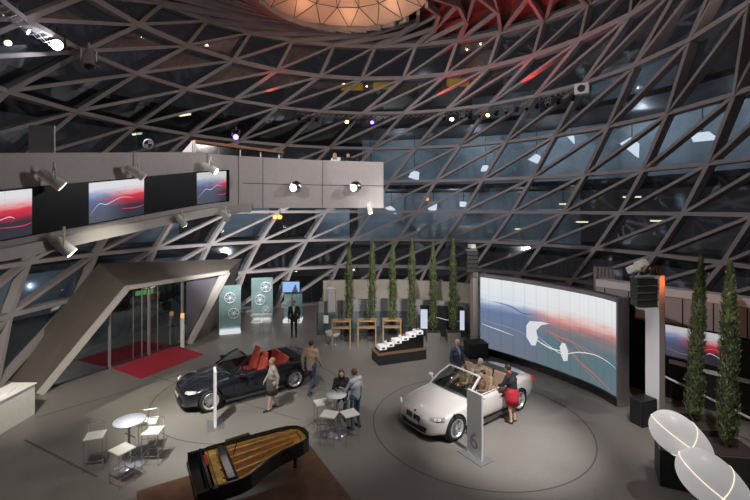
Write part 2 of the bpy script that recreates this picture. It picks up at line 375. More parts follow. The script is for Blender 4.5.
# ------------------------------------------------------------ posts with loudspeakers
def linearray(label,c,rz,n,w=.62,h=.2,d=.45):
    t=thing('line_array_speaker',label,'speaker',c,rz)
    for k in range(n):
        mb=MB(); z=-h/2-k*(h+.012)
        mb.prism([(-w/2,-d/2),(w/2,-d/2),(w*.36,d/2),(-w*.36,d/2)],z-h/2,z+h/2); q=mb.build('cabinet',BLACK,t)
        g_=MB(); g_.box((0,-d/2-.01,z),(w*.94,.02,h*.8)); g_.build('grille',DARK,q)
        g_=MB(); g_.box((0,-d/2-.015,z-h*.5),(w,.04,.035)); g_.build('edge_strip',CHROME,q)
    mb=MB(); mb.box((0,0,.03),(w*.9,d*.7,.04)); mb.beam((0,d/2,-.1),(0,d/2+.18,-.1),.06,.06); mb.build('bracket',ALU,t)
    return t
pp=P(474,350); t=thing('loudspeaker_post','slim grey square post at the left end of the big curved screen','post',pp,.3)
m=MB(); m.box((0,0,2.15),(.24,.24,4.3)); m.build('column',GREYP,t); m=MB(); m.box((0,0,.03),(.5,.5,.06)); m.build('base_plate',DARK,t)
linearray('small dark hanging loudspeaker stack on the slim post left of the big curved screen',(pp.x-.22,pp.y-.42,4.45),.1,5,.5,.17,.36)
t=thing('projector','small silver projector on the top of the slim post left of the big screen','projector',(pp.x-.12,pp.y-.1,4.3),.3)
m=MB(); m.box((0,0,.32),(.22,.3,.16)); m.build('body',OFFW,t); m=MB(); m.cyl((0,0,0),(0,0,.25),.03); m.build('mount',ALU,t)
def subw(label,c,rz,s):
    t=thing('subwoofer',label,'speaker',c,rz); m=MB(); m.box((0,0,s[2]/2),s); m.build('cabinet',BLACK,t,bevel=.015)
    m=MB(); m.box((0,-s[1]/2-.008,s[2]*.5),(s[0]*.9,.016,s[2]*.85)); m.build('grille',mat('speaker_grille',(.03,.035,.04),.4,noise=.5,nscale=14),t); return t
subw('black floor loudspeaker box beside the slim post left of the big screen',(pp.x-.1,pp.y-.75,0),.15,(.85,.7,.62))
pq=Vector((8.37,12.55,0)); t=thing('loudspeaker_post','thick white square post at the right end of the big screen','post',pq,-.98)
m=MB(); m.box((0,0,2.15),(.38,.36,4.3)); m.build('column',GREYP,t); m=MB(); m.box((-.0,-.186,1.95),(.37,.012,3.9)); m.build('front_panel',mat('post_front',(.82,.82,.85),.35),t)
linearray('black hanging loudspeaker stack on top of the thick white post',(7.70,12.10,4.28),.12,4,.62,.185,.4)
for k,(dx,dy,nm) in enumerate(((-.28,-.1,'left'),(.08,.1,'right'))):
    t=thing('projector','white tilted projector above the black loudspeaker stack, %s one'%('left' if k==0 else 'right'),'projector',(7.66+dx,12.1+dy,4.42+k*.12),.5)
    m=MB(); m.box((0,0,.14),(.24,.28,.2),M=Matrix.Rotation(-.5,3,'X')); m.build('body',OFFW,t,bevel=.02); m=MB(); m.cyl((0,0,-.1),(0,0,.1),.03); m.build('mount',ALU,t); m=MB(); m.cyl((0,-.2,.06),(0,-.24,.04),.06); m.build('lens',BLACKG,t)
for k in range(3):
    t=thing('effect_lamp','small amber lit effect lamp on top of the thick white post, %s of three'%(('leftmost','middle','rightmost')[k]),'lamp',(8.25+.13*k,12.5+.04*k,4.3)); m=MB(); m.cyl((0,0,0),(0,0,.2),.055); m.build('body',BLACK,t); m=MB(); m.cyl((0,-.0,-.02),(0,0,0),.05); m.build('lens',LAMPO,t)
ol=bpy.data.lights.new('amber_light','POINT'); ol.energy=14; ol.color=(1,.25,.06); ol.shadow_soft_size=.05; q=bpy.data.objects.new('amber_light',ol); COL.objects.link(q); q.location=(8.66,12.1,4.12)
subw('dark slanted floor loudspeaker beside the foot of the thick white post',(7.86,12.30,0),.35,(.60,.4,.74))
# grey box tower behind the big screen
t=thing('ventilation_tower','grey square tower standing behind the big curved screen','tower',(11.2,20.6,0),-.3); m=MB(); m.box((0,0,1.7),(.8,.5,3.4)); m.build('shaft',GREYP,t); 
m=MB()
for k in range(5): m.box((-.32+.16*k,-.26,2.3),(.03,.03,2.2))
m.build('fin',ALU,t)
# ------------------------------------------------------------ screen on the dark right wall
T=thing('picture_screen','wide screen with white, blue and red picture on the dark wall behind the right trees','screen')
s0=(Vector((9.7,14.0,0))-wa).dot(wd); s1=s0+1.72
g=lambda u,v,o=.07: wp(s0+(s1-s0)*u,1.43+1.0*v,o)
m=MB(); m.beam(wp(s0-.05,1.93,.03),wp(s1+.05,1.93,.03),.06,1.1); m.build('frame',BLACKG,T)
screen_mesh('display',lambda u,v:g(u,v,.068),4,picmat('wall_screen_picture',.6,.9,(6,1)),T)
streak(lambda u,v:g(u,v,.075),[(.02,.25),(.3,.15),(.5,.3),(.75,.5),(1,.25)],.03,SR,T); streak(lambda u,v:g(u,v,.075),[(.55,.1),(.7,.35),(.95,.12)],.03,SW,T)
m=MB(); m.beam(wp(s0+.1,1.24,.05),wp(s0+.55,1.24,.05),.04,.14); tag(m.build('caption_plate',WHITE),'small white plate under the left end of the wall screen','sign')
m=MB(); m.beam(wp(s0+1.0,1.20,.05),wp(L,1.20,.05),.04,.12); tag(m.build('shelf_strip',OFFW),'pale strip running along the dark wall under the wall screen','shelf')
m=MB(); a_=PD(662,375,13.3); b_=PD(760,423,10.8); m.beam(a_,b_,.03,.05)
R_=thing('handrail','thin white handrail running in front of the dark right wall','railing'); m.build('rail',WHITE,R_)
for k in range(4):
    p=a_.lerp(b_,k/3); m=MB(); m.cyl((p.x,p.y,0),(p.x,p.y,p.z),.018); m.build('post',DARK,R_)
# low dark screen at the back
T=thing('media_wall','long low black screen with bright ends behind the rear planters','screen',(0,0,0))
a_=Vector((2.25,20.9,0)); b_=Vector((4.35,20.6,0)); g=lambda u,v: a_.lerp(b_,u)+Vector((0,-.16,.35+.95*v))
m=MB(); m.beam(a_+Vector((0,0,.72)),b_+Vector((0,0,.72)),.3,1.44); m.build('casing',BLACK,T)
m=MB(); m.grid([[g(.0,0),g(.16,0)],[g(.0,1),g(.16,1)]]); m.grid([[g(.9,0),g(1,0)],[g(.9,1),g(1,1)]]); m.build('bright_panel',emis('blue_white',(.7,.78,.95),.8),T,fix=False)
streak(lambda u,v:g(u,v)+Vector((0,-.01,0)),[(.1,.35),(.35,.6),(.6,.5),(.95,.45)],.05,SW,T)
# ------------------------------------------------------------ mezzanine bridge
bp=[(-9.4,3.6),(-8.9,6.6),(-8.04,9),(-7.2,11),(-5.83,14),(-4.82,15),(-2.5,16.2),(.36,17)]
def bpt(t): return cat(bp,t)
def tz(y): return CAMZ+ (1.18 if y<9 else 1.18+(y-9)*.136 if y<14 else 1.86)
def bz(y): return CAMZ+ (-1.02 if y<9 else -1.02+(y-9)*.165 if y<15 else 0.0)
def bn(t):
    d=(bpt(min(1,t+.005))-bpt(max(0,t-.005))).normalized(); n=Vector((d.y,-d.x)); return n
def bq(t,off,z): 
    p=bpt(t)+bn(t)*off; return Vector((p.x,p.y,z))
NB=56
def bstrip(m,o1,z1,o2,z2,t0=0,t1=1,mi=0):
    m.grid([[bq(t0+(t1-t0)*i/NB,o,z(bpt(t0+(t1-t0)*i/NB).y)) for i in range(NB+1)] for o,z in ((o1,z1),(o2,z2))],mi,smooth=False)
B=bpy.data.objects.new('wall_mezzanine',None); COL.objects.link(B); tag(B,kind='structure')
m=MB(); low=lambda y: bz(y); top=tz
bstrip(m,0,low,0,top); bstrip(m,0,top,-.18,top); bstrip(m,-.18,top,-.18,lambda y: top(y)-1.1); bstrip(m,-.18,lambda y: top(y)-1.1,-3.2,lambda y: top(y)-1.1); bstrip(m,-3.2,lambda y: top(y)-1.1,-3.2,low)
bstrip(m,-3.2,low,0,low)
# end face
m.poly([bq(1,0,low(17)),bq(1,0,top(17)),bq(1,-.18,top(17)),bq(1,-.18,top(17)-1.1),bq(1,-3.2,top(17)-1.1),bq(1,-3.2,low(17))])
m.build('fascia',mat('bridge_fascia',(.50,.455,.445),.45,noise=.04),B,fix=False)
# rounded lip below the screens
m=MB(); bstrip(m,.10,lambda y: low(y)+.14,.16,lambda y: low(y)-.12,0,.74); bstrip(m,.16,lambda y: low(y)-.12,-.3,lambda y: low(y)-.16,0,.74); bstrip(m,.10,lambda y: low(y)+.14,0,lambda y: low(y)+.16,0,.74); m.build('lower_lip',mat('lip_panel',(.40,.37,.35),.4),B,fix=False)
m=MB()
for t in (.0,.47,.59,.71,.765,.88,.999):
    y=bpt(t).y; m.beam(bq(t,.004,low(y)+(.3 if t<.7 else 0)),bq(t,.004,top(y)),.02,.012)
bstrip(m,.006,lambda y:.48*top(y)+.52*low(y)-.012,.006,lambda y:.48*top(y)+.52*low(y)+.012,.72,1)
m.build('panel_joint',DARK,B,fix=False)
# find parameter for a photo column on the bridge face
def tcol(px):
    best=min(range(0,2001),key=lambda i: abs(bpt(i/2000).x/max(.1,bpt(i/2000).y)-(px-375)/F)); return best/2000
def sz0(y): return low(y)+.30
def sz1(y): return CAMZ+(.39 if y<9 else .39+(y-9)*.165)
S=thing('screen_band','long black band of screens set in the grey bridge front on the left','screen')
m=MB(); t0,t1=tcol(-90),tcol(229)
bstrip(m,.03,sz0,.03,sz1,t0,t1); bstrip(m,.03,sz1,0,sz1,t0,t1); bstrip(m,.03,sz0,0,sz0,t0,t1); m.poly([bq(t1,.03,sz0(14.9)),bq(t1,.03,sz1(14.9)),bq(t1,0,sz1(14.9)),bq(t1,0,sz0(14.9))]); m.build('black_panel',mat('black_screen_panel',(.012,.012,.016),.25),S,fix=False)
PM=[picmat('band_picture_left',.9,.9,(3,1)),picmat('band_picture_middle',.9,1.2,(3,1)),picmat('band_picture_right',.75,1.7,(3,1))]
for k,(xa,xb) in enumerate(((-70,31),(88,143),(196,226))):
    ta,tb=tcol(xa),tcol(xb)
    def fn(u,v,ta=ta,tb=tb,o=.036):
        t=ta+(tb-ta)*u; y=bpt(t).y; return bq(t,o,sz0(y)+.03+(sz1(y)-sz0(y)-.07)*v)
    o=screen_mesh('display',fn,8,PM[k],S)
    f2=lambda u,v: fn(u,v,o=.04)
    streak(f2,[(.02,.2),(.2,.45),(.35,.42),(.6,.55),(.8,.5)] if k else [(.5,.35),(.7,.45),(.78,.4)],.03,SW,o)
    streak(f2,[(.15,.55),(.45,.56),(.75,.60)],.05,SRD,o); streak(f2,[(.6,.25),(.85,.22),(1,.26)],.04,SRD,o)
# fittings along the bridge
def spotlight(label,loc,tgt,lens=LAMPL,s=1.,body=ALU,group=None,up=True):
    t=thing('stage_spotlight',label,'spotlight',loc,0,group)
    d=(Vector(tgt)-Vector(loc)).normalized()
    m=MB(); m.cyl(-d*.16*s,d*.14*s,.085*s,.10*s,n=12); m.cyl(-d*.26*s,-d*.16*s,.05*s,.085*s,n=12); m.build('housing',body,t)
    side=d.cross(Vector((0,0,1))).normalized(); k=1 if up else -1
    m=MB(); a=side*.12*s; b=-side*.12*s; h=Vector((0,0,.2*s*k)); m.path([a,a+h,b+h,b],.014*s,6); m.cyl(h,h*1.6,.02*s,n=6); m.build('yoke',body,t)
    m=MB(); m.cyl(d*.135*s,d*.15*s,.085*s,n=12); m.build('lens',lens,t)
    for ang in (0,1,2,3):
        pass
    return t
def arm(t,d): 
    m=MB(); m.cyl((0,0,0),d,.02,n=6); m.build('arm',ALU,t)
for px,z,off,tg,sc,lb,ln_ in ((44,.62,.38,(-3,14,2),1.35,'silver spotlight with warm lens above the leftmost bridge screen',LAMPL),(128,.95,.38,(-2,16,3),1.25,'silver spotlight above the middle bridge screen',emis('lamp_pink',(1,.45,.4),2)),(204,1.30,.38,(-1,14,5),1.3,'silver spotlight above the right bridge screen',LAMPL)):
    t_=tcol(px); p=bq(t_,off,CAMZ+z); t=spotlight(lb,p,tg,ln_,sc,OFFW); arm(t,bq(t_,0,CAMZ+z+.05)-p)
for px,zz,tg,lb,sc in ((56,-.92,(-3,13,0),'bright white spotlight hanging below the leftmost bridge screen',1.5),(175,-.42,(-4,18,0),'spotlight hanging below the bridge between the middle and right screens',1.1),(223,-.30,(-5,20,0),'white spotlight hanging below the right bridge screen',1.1),(368,-.06,(1,18,0),'spotlight hanging below the free end of the bridge',1.0)):
    t_=tcol(px); p=bq(t_,.3,CAMZ+zz); t=spotlight(lb,p,tg,LAMPW if px!=223 else LAMPL,sc,OFFW); arm(t,bq(t_,0,CAMZ+zz+.14)-p)
for px,py,lb in ((294,187,'round chrome lamp on the white bridge panel, the left one'),(354,187,'round chrome lamp on the white bridge panel near its free end')):
    t_=tcol(px); y=bpt(t_).y; p=bq(t_,.26,CAMZ-(py-HY)*y/F); t=thing('wall_spotlight',lb,'lamp',p)
    m=MB(); m.ell((0,0,0),(.26,.18,.24)); m.build('housing',CHROME,t); m=MB(); m.cyl((-.05,-.15,-.05),(-.07,-.20,-.06),.13,n=14); m.build('lens',LAMPL,t); arm(t,bq(t_,0,p.z)-p)
# bar box and signs behind the parapet
T=thing('bar_cabin','dark glazed bar cabin with an orange glowing top edge on the bridge','cabin',(0,0,0))
q=lambda px,py,d: PD(px,py,d)
dc=17.0; m=MB(); a_=q(195,139,15.8); b_=q(282,150,19.0); h0=7.0
m.beam((a_.x,a_.y,8.0),(b_.x,b_.y,8.0),.2,1.5); m.build('cabin_wall',BLACKG,T)
m=MB(); m.beam((a_.x,a_.y-.15,8.78),(b_.x,b_.y-.15,8.78),.35,.10); m.build('top_edge',mat('copper_edge',(.30,.12,.05),.5),T)
c_=a_.lerp(b_,.62); m=MB(); m.beam((c_.x,c_.y-.34,8.78),(b_.x-.15,b_.y-.34,8.78),.03,.09); m.build('glowing_strip',emis('orange_strip',(1,.30,.05),.9),T)
m=MB(); m.cyl((a_.x+.05,a_.y-.15,7.0),(a_.x+.05,a_.y-.15,8.8),.06)
m.build('mullion',ALU,T)
for k in range(4):
    m=MB(); p=a_.lerp(b_,.25+.24*k); m.beam((p.x,p.y-.16,7.2),(p.x,p.y-.16,8.7),.05,.05); m.build('mullion',ALU,T)
m=MB(); m.prism([(0,0),(.7,0),(.7,.75)],-.03,.03,M=Matrix.Translation((a_.x-.75,a_.y-.1,8.05))@Matrix.Rotation(PI/2,4,'X')); m.build('side_gusset',GREYP,T)
m=MB(); p=q(42,142,10.8); m.box((0,0,.35),(.66,.04,.86)); o=m.build('sign_board',WHITE,None,(p.x,p.y,p.z-.35)); tag(o,'blank grey board standing above the bridge parapet at far left','sign')
T=thing('glass_sign','small glass sign with a round emblem above the bridge parapet','sign',q(146,155,13.4)); m=MB(); m.box((0,0,.25),(.62,.02,.95)); m.build('glass_plate',GLASS,T)
m=MB(); M_=Matrix.Rotation(PI/2,3,'X'); m.lathe([(.13,-.012),(.17,-.012),(.17,.012),(.13,.012)],(.08,-.02,.35),24,M=M_)
m.build('emblem_ring',GREYP,T); m=MB(); m.poly([(.08,-.025,.35)]+[(.08+.125*math.cos(a*PI/12),-.025,.35+.125*math.sin(a*PI/12)) for a in range(0,7)]); m.poly([(.08,-.025,.35)]+[(.08+.125*math.cos(a*PI/12),-.025,.35+.125*math.sin(a*PI/12)) for a in range(12,19)]); m.build('emblem_quarter',GREYP,T,fix=False)
# ------------------------------------------------------------ ring truss with lamps
def truss(name,label,a0,a1,r=11.2,z=12.0,n=40):
    t=thing(name,label,'truss'); m=MB(); A=[math.radians(a0+(a1-a0)*i/n) for i in range(n+1)]
    f=lambda a,rr,zz: Vector((rr*math.sin(a),CY+rr*math.cos(a),zz))
    ch=[(r-.14,z+.12),(r+.14,z+.12),(r,z-.12)]
    for i in range(n):
        for k in range(3):
            c0=ch[k];c1=ch[(k+1)%3]; m.cyl(f(A[i],*c0),f(A[i+1],*c1),.012,n=5,cap=False)
    m.build('lacing',STEEL,t); m=MB()
    for i in range(0,n,8):
        m=MB(); p=f(A[i],r,z+.12); m.cyl(p,p+Vector((math.sin(A[i])*.4,math.cos(A[i])*.4,.9)),.02,n=6); m.build('hanger',BLACK,t); return t
truss('lighting_truss','curved lighting truss along the far and right lattice wall',-25,64,n=56)
truss('lighting_truss','curved lighting truss at the upper left corner',-118,-80,n=24)
def tp(a,dz=-.3,r=11.2): a=math.radians(a); return Vector((r*math.sin(a),CY+r*math.cos(a),12+dz))
ga='lamps hanging in a row on the curved truss'
k=0
for a in (-24,-21,-18.5,-9,-5.5,-1):
    k+=1; lens={-9:LAMPY,-1:LAMPB}.get(a,BLACKG)
    lb={-9:'amber glowing lamp on the far truss above the bridge end',-1:'violet glowing lamp on the far truss right of the amber lamp'}.get(a,'dark unlit lamp hanging on the far truss, left part')
    spotlight(lb,tp(a),tp(a)+Vector((.1,-1,-.6)),lens,1.25,BLACK,None if a in(-9,-1) else 'unlit lamps on the left part of the far truss')
for a in (22,24.5,27.5,30,33,35.5,38,41,44,47,50,53,56,60):
    lens={24.5:LAMPW,36:LAMPY,35.5:LAMPY}.get(a,BLACKG)
    lb={24.5:'bright white lamp at the left end of the right truss section',35.5:'amber glowing lamp on the right truss section'}.get(a,'dark unlit lamp hanging on the right part of the truss')
    spotlight(lb,tp(a),tp(a)+Vector((-.5,-1,-.8)),lens,1.15,STEEL if int(a)%2 else BLACK,None if a in(24.5,35.5) else 'unlit lamps on the right part of the truss')
p=tp(62.5,.0); t=thing('loudspeaker','white square loudspeaker with black cone at the right end of the truss','speaker',p,-.6); m=MB(); m.box((0,0,0),(.62,.4,.5)); m.build('cabinet',WHITE,t); m=MB(); m.cyl((0,-.2,0),(0,-.225,0),.17,n=18); m.build('cone',BLACK,t)
t=spotlight('dazzling white spotlight at upper left on the truss',PD(57,45,14.8),(0,0,6.3),LAMPS,1.9,BLACK)
spotlight('silver box spotlight hanging right of the dazzling upper left lamp',PD(89,60,15.6),(-8,12,0),BLACKG,2.0,ALU)
spotlight('warm lit spotlight in the top left corner of the hall',PD(8,13,13.6),(-5,8,4),LAMPY,1.9,ALU); spotlight('white spotlight at the far left edge below the corner lamp',PD(6,40,13.6),(-5,10,4),LAMPL,1.2,BLACK)
spotlight('violet lamp left of the bar cabin above the bridge',PD(236,136,18),(-3,8,5),LAMPB,1.3,BLACK)
# galleries outside the glass
GAL=mat('gallery_slab',(.07,.065,.07),.7)
for k,zz in enumerate((3.3,7.7,12.2)):
    o=arcwall(MB(),(0,15),16.2,9,-112,112,zz,zz+.3,48).build('ceiling_gallery',GAL); tag(o,kind='structure')
GW=mat('gallery_wall',(.42,.50,.56),.6,noise=.25,nscale=.6)
def glight(a,r,z,e,c=(.85,.95,1)):  # added point lights that brighten the pale walls outside the glass
    a=math.radians(a); l=bpy.data.lights.new('gallery_fill_light','POINT'); l.energy=e; l.color=c; l.shadow_soft_size=.04; o=bpy.data.objects.new('gallery_fill_light',l); COL.objects.link(o); o.location=(r*math.sin(a),CY+r*math.cos(a),z)
rg=random.Random(5)
for a0,a1,z0,z1 in ((-3,88,8.0,12.15),(-4,44,3.65,7.6),(-34,-24,4.0,7.0),(-52,-42,3.9,6.6),(46,60,12.6,16),(22,36,12.6,15.5),(-14,-6,3.6,6.2),(-76,-60,.2,3.1),(-50,-38,.2,3.1)):
    o=arcwall(MB(),(0,15),20.3+rg.random()*1.5,.2,a0,a1,z0,z1,10).build('wall_gallery',GW); tag(o,kind='structure')
for a,z,e in ((6,11.4,130),(24,11.6,150),(41,10.8,170),(58,11.8,190),(76,11.4,210),(2,7.0,160),(19,7.2,110),(35,7.0,60),(-29,6.6,70),(-47,6.2,60),(52,15.5,90),(29,15.2,60),(-10,6,60),(-68,2.8,50),(-44,2.8,60)): glight(a,18.6,z,e)
for k,(a,z,w,h) in enumerate(((4,6.2,1.4,.8),(9.5,9.0,1.2,.9),(14,6.4,1.0,1.0),(21,6.6,.9,.9),(26,9.4,1.2,.8),(37,9.9,1.5,.8),(55,10.2,2.0,1.0),(44,11.2,1.0,.9),(-1,8.6,1.2,.7),(66,10.2,1.6,.9),(-8,9.6,1.3,.7))):  # added glowing panels, tilted at random, make bright patches in the glass
    q=math.radians(a); t=thing('added_glow_panel','added glowing white panel for bright patches in the lattice glass','light panel',(19.6*math.sin(q),CY+19.6*math.cos(q),z),-q,'added glowing panels outside the lattice glass'); m=MB(); w*=.75; h*=.8; m.box((0,0,0),(w,.08,h),M=Matrix.Rotation(rg.uniform(-.2,.9),3,'Y')@Matrix.Rotation(rg.uniform(.3,1.1),3,'X'),taper=rg.uniform(.3,1)); m.build('diffuser',emis('glass_patch_glow',(.85,.95,1),2.0),t); m=MB(); m.cyl((0,0,h*.3),(0,0,min(s_ for s_ in (7.7,12.2,99) if s_>z)-z),.03,n=6); m.build('hanging_rod',BLACK,t)
for k,(px,py,d) in enumerate(((352,88,31),(384,87,31),(458,84,30))):
    t=thing('amber_panel','amber lit panel high behind the far lattice glass','light panel',PD(px,py,d),0,'amber panels behind the far glass'); m=MB(); m.box((0,0,.1),(1.6,.08,.55)); m.build('panel',emis('amber_glow',(.75,.42,.03),.5),t); m=MB(); m.cyl((0,.1,-.4),(0,.1,12.45-t.location.z),.04,n=6); m.build('stand',BLACK,t)
def hang(t):
    z=t.location.z; top_=min(q for q in (3.3,7.7,12.2,99) if q>z); 
    m=MB(); m.cyl((0,0,.05),(0,0,top_-z),.015,n=6); m.build('hanging_rod',BLACK,t)
for k,(px,py,d,w) in enumerate(((632,197,24,.9),(660,221,23,.9),(582,222,27,.7),(563,204,30,.5),(519,229,32,.6),(137,134,24,.8),(185,115,24,.9))):
    t=thing('tube_lamp','warm tube lamp seen through the lattice glass','lamp',PD(px,py,d),-.5,'tube lamps outside the lattice glass'); m=MB(); m.beam((-w/2,0,0),(w/2,0,0),.1,.08); m.build('tube',LAMPT,t); m=MB(); m.beam((-w/2-.05,0,.07),(w/2+.05,0,.07),.16,.05); m.build('fitting',ALU,t); hang(t)
for k,(px,py,d,mm,lb) in enumerate(((703,204,22,LAMPO,'orange lamp glowing behind the right lattice glass'),(427,199,31,LAMPO,'orange lamp glowing behind the far lattice glass'),(275,217,27,LAMPO,'orange lamp behind the glass below the bridge, left of a pair'),(280,217,27,LAMPO,'orange lamp behind the glass below the bridge, right of a pair'))):
    t=thing('round_lamp',lb,'lamp',PD(px,py,d)); m=MB(); m.ell((0,0,0),.13); m.build('globe',mm,t); m=MB(); m.cyl((0,0,.1),(0,0,.3),.04); m.build('stem',BLACK,t); hang(t)
# ------------------------------------------------------------ entrance portal on the left
A0=Vector((-11.35,14.2,0)); A1=Vector((-8.2,20.3,0)); 
def pl(t,z): v=A0.lerp(A1,t); v.z=z; return v
pn=Vector((A1.y-A0.y,-(A1.x-A0.x),0)).normalized()   # towards the hall
inn=[pl(.0,0),pl(.44,3.10),pl(1.20,3.02),pl(.86,0)]      # opening of the frame
outb=[Vector((-13.6,15.2,0)),Vector((-12.75,19.4,3.75)),Vector((-8.0,25.2,3.25)),Vector((-8.35,22.6,0))]
PT=bpy.data.objects.new('door_1',None); COL.objects.link(PT); tag(PT,kind='structure')
m=MB()
for i in range(3): m.poly([inn[i],inn[i+1],outb[i+1],outb[i]])
# thickness behind
dn=-pn*.25
m.build('portal_panel',mat('portal_panel',(.135,.115,.10),.5,noise=.10,nscale=.8),PT,fix=False)
m=MB()
for i in range(3):
    a,b=inn[i],inn[i+1]; m.beam(a+pn*.02,b+pn*.02,.16 if i<2 else .2,.22,up=pn)
# returning inner reveal under the top and right leg
m.poly([inn[1],inn[2],inn[2]-pn*.7+Vector((0,0,-.2)),inn[1]-pn*.7+Vector((0,0,-.2))])
m.beam(pl(1.15,2.9),pl(.93,0)-pn*.5,.18,.14,up=pn)
m.build('portal_frame',mat('portal_frame',(.46,.43,.40),.45),PT,fix=False)
gd=MB(); g2=MB()
gp=lambda t,z: pl(t,z)-pn*.25
for ta,tb in ((.02,.36),(.36,.56),(.56,.60),(.60,.84)):
    zt=lambda t: 3.0 if t>=.44 else max(.05,3.0*t/.44)
    gd.poly([gp(ta,.02),gp(tb,.02),gp(tb,zt(tb)),gp(ta,zt(ta))] )
gd.build('glass_pane',glassm('door_glass',(.85,.95,1),3.0,.03,(.30,.34,.36)),PT,fix=False)
for t,w,h in ((.36,.12,2.45),(.555,.05,2.95),(.60,.14,2.95),(.66,.04,2.95),(.84,.16,2.95),(.50,.03,2.95)):
    m=MB(); m.cyl(gp(t,0),gp(t,h),w/2,n=10); m.build('door_post',ALU,PT)
m=MB(); m.beam(gp(.0,.03),gp(.86,.03),.08,.06); m.build('threshold',DARK,PT)
m=MB(); m.poly([gp(.86,.02)+pn*.1,pl(.92,0)-pn*.6,pl(1.15,2.85)-pn*.2,gp(.86,2.9)+pn*.1]); m.build('side_panel',mat('pale_blue_grey_panel',(.14,.135,.16),.3),PT,fix=False)
t=thing('bollard_lamp','short pale post with a glowing orange top beside the entrance doors','lamp',pl(.80,0)+pn*.12); m=MB(); m.cyl((0,0,0),(0,0,1.35),.09); m.build('post',WHITE,t); m=MB(); m.cyl((0,0,1.35),(0,0,1.52),.08); m.build('cap',emis('amber_cap',(1,.45,.15),1.2),t)
# vestibule outside the glass
m=MB(); 
m.poly([gp(-.3,.01),gp(1.3,.01),gp(1.3,.01)-pn*5,gp(-.3,.01)-pn*5]); o=m.build('floor_outside',fm,None,fix=False); tag(o,kind='structure')
m=MB(); m.poly([gp(.47,2.85)-pn*.3,gp(1.0,2.85)-pn*.3,gp(1.0,2.85)-pn*3,gp(.47,2.85)-pn*3]); m.poly([gp(.47,2.95)-pn*.3,gp(1.0,2.95)-pn*.3,gp(1.0,2.95)-pn*3,gp(.47,2.95)-pn*3]); o=m.build('ceiling_outside',GREYP,None,fix=False); tag(o,kind='structure')
for k,t_ in enumerate((.45,.75)):
    c_=gp(t_,2.6)-pn*1.6; t=thing('ceiling_lamp','lamp outside the entrance doors, %s one'%('nearer' if k==0 else 'farther'),'lamp',c_); m=MB(); m.box((0,0,0),(.5,.5,.05)); m.build('diffuser',emis('vestibule_lamp',(.95,1,.9),1.5),t); m=MB(); m.cyl((0,0,0),(0,0,.25),.02); m.build('rod',BLACK,t)
t=thing('exit_sign','green lit sign above the entrance doors','sign',gp(.62,2.62)-pn*.5); m=MB(); m.beam((-.22,-.3,0),(.22,.3,0),.04,.2); m.build('panel',emis('green_sign',(.2,.8,.15),1.),t); m=MB(); m.cyl((0,0,.1),(0,0,.24),.02); m.build('rod',BLACK,t)
# red carpets
cq=[P(112,368.5),P(141,379),P(204,354.5),P(176,346)]
m=MB(); m.prism([(v.x,v.y) for v in cq],.002,.015); tag(m.build('entrance_carpet',REDC),'long red carpet on the floor in front of the entrance doors','carpet')
c2=[gp(.10,0)-pn*.4,gp(.75,0)-pn*.4,gp(.75,0)-pn*2.2,gp(.10,0)-pn*2.2]
m=MB(); m.prism([(v.x,v.y) for v in c2],.012,.024); tag(m.build('entrance_carpet',REDC),'red carpet lying outside behind the glass entrance doors','carpet')
# white counter bottom left
t=thing('counter','long cream white counter front at the lower left edge','counter',(0,0,0))
m=MB(); m.box((-10.75,10.3,.46),(.7,5.1,.92)); m.build('body',OFFW,t,bevel=.01); m=MB(); m.box((-10.75,10.3,.935),(.76,5.16,.03)); m.build('top',WHITE,t)
m=MB(); m.box((-10.7,12.2,.98),(.25,.5,.05),rz=.3); tag(m.build('brochure_stack',WHITE),'stack of papers lying on the cream counter','papers')
# ------------------------------------------------------------ glass exhibit stands with wheels
def rimmesh(m,c,r,M=None,mi=0,spk=10,dbl=True,w=.05):
    M=M or Matrix.Identity(3); c=Vector(c)
    m.lathe([(r,-w),(r*.97,w),(r*.9,w*.7),(r*.88,-w),(r,-w)],c,28,mi,M)
    for k in range(spk):
        a=2*PI*k/spk+(.09 if dbl and k%2 else -.09 if dbl else 0); b=2*PI*(k//2*2+.5)/spk if dbl else 2*PI*k/spk
        m.beam(c+M@Vector((r*.12*math.cos(b),r*.12*math.sin(b),w*.5)),c+M@Vector((r*.92*math.cos(a),r*.92*math.sin(a),w*.6)),r*.07,w*.7,up=M@Vector((0,0,1)),mi=mi)
    m.cyl(c+M@Vector((0,0,-w)),c+M@Vector((0,0,w*.8)),r*.18,n=14,mi=mi)
FACE=Matrix.Rotation(PI/2,3,'X')
def exhibit(label,loc,rz,w,h,wheels,base=(1.0,.8,.14)):
    t=thing('glass_display_stand',label,'display stand',loc,rz)
    m=MB(); m.box((0,0,base[2]/2),base); m.build('base',emis('lit_base',(.9,.95,1),.75),t); 
    m=MB(); m.box((0,.03,base[2]+h/2),(w,.05,h)); m.box((0,.22,base[2]+h/2),(w,.03,h)); m.build('glass_plate',GLASSG,t)
    for (x,z,r) in wheels:
        m=MB(); rimmesh(m,(x,-.08,z),r,FACE); q=m.build('alloy_wheel',mat('polished_alloy',(.8,.82,.85),.35,metal=.4),t); m=MB(); m.cyl((x,-.05,z),(x,.0,z),.04); m.build('holder',ALU,q)
    return t
g_='glass stands with wheel rims'
exhibit('greenish glass stand with two wheel rims on a glowing base, nearest the entrance',P(230,332),.35,1.05,2.2,[(.0,1.75,.27),(.18,.95,.27)])
exhibit('greenish glass stand with three wheel rims, between the other stand and the television',P(262,321),.2,1.15,2.25,[(.22,1.9,.29),(-.1,1.2,.29),(.2,.62,.22)])
exhibit('plain greenish glass stand on a glowing base under the television','%s'%0 and P(293,321),.05,1.0,1.5,[])
for k,(px,py,w) in enumerate(((246,300,.9),(238,297,.8))):
    pass
t=thing('television','flat television showing a blue picture on the glass stand','screen',P(292,321)+Vector((0,-.25,0)),.05)
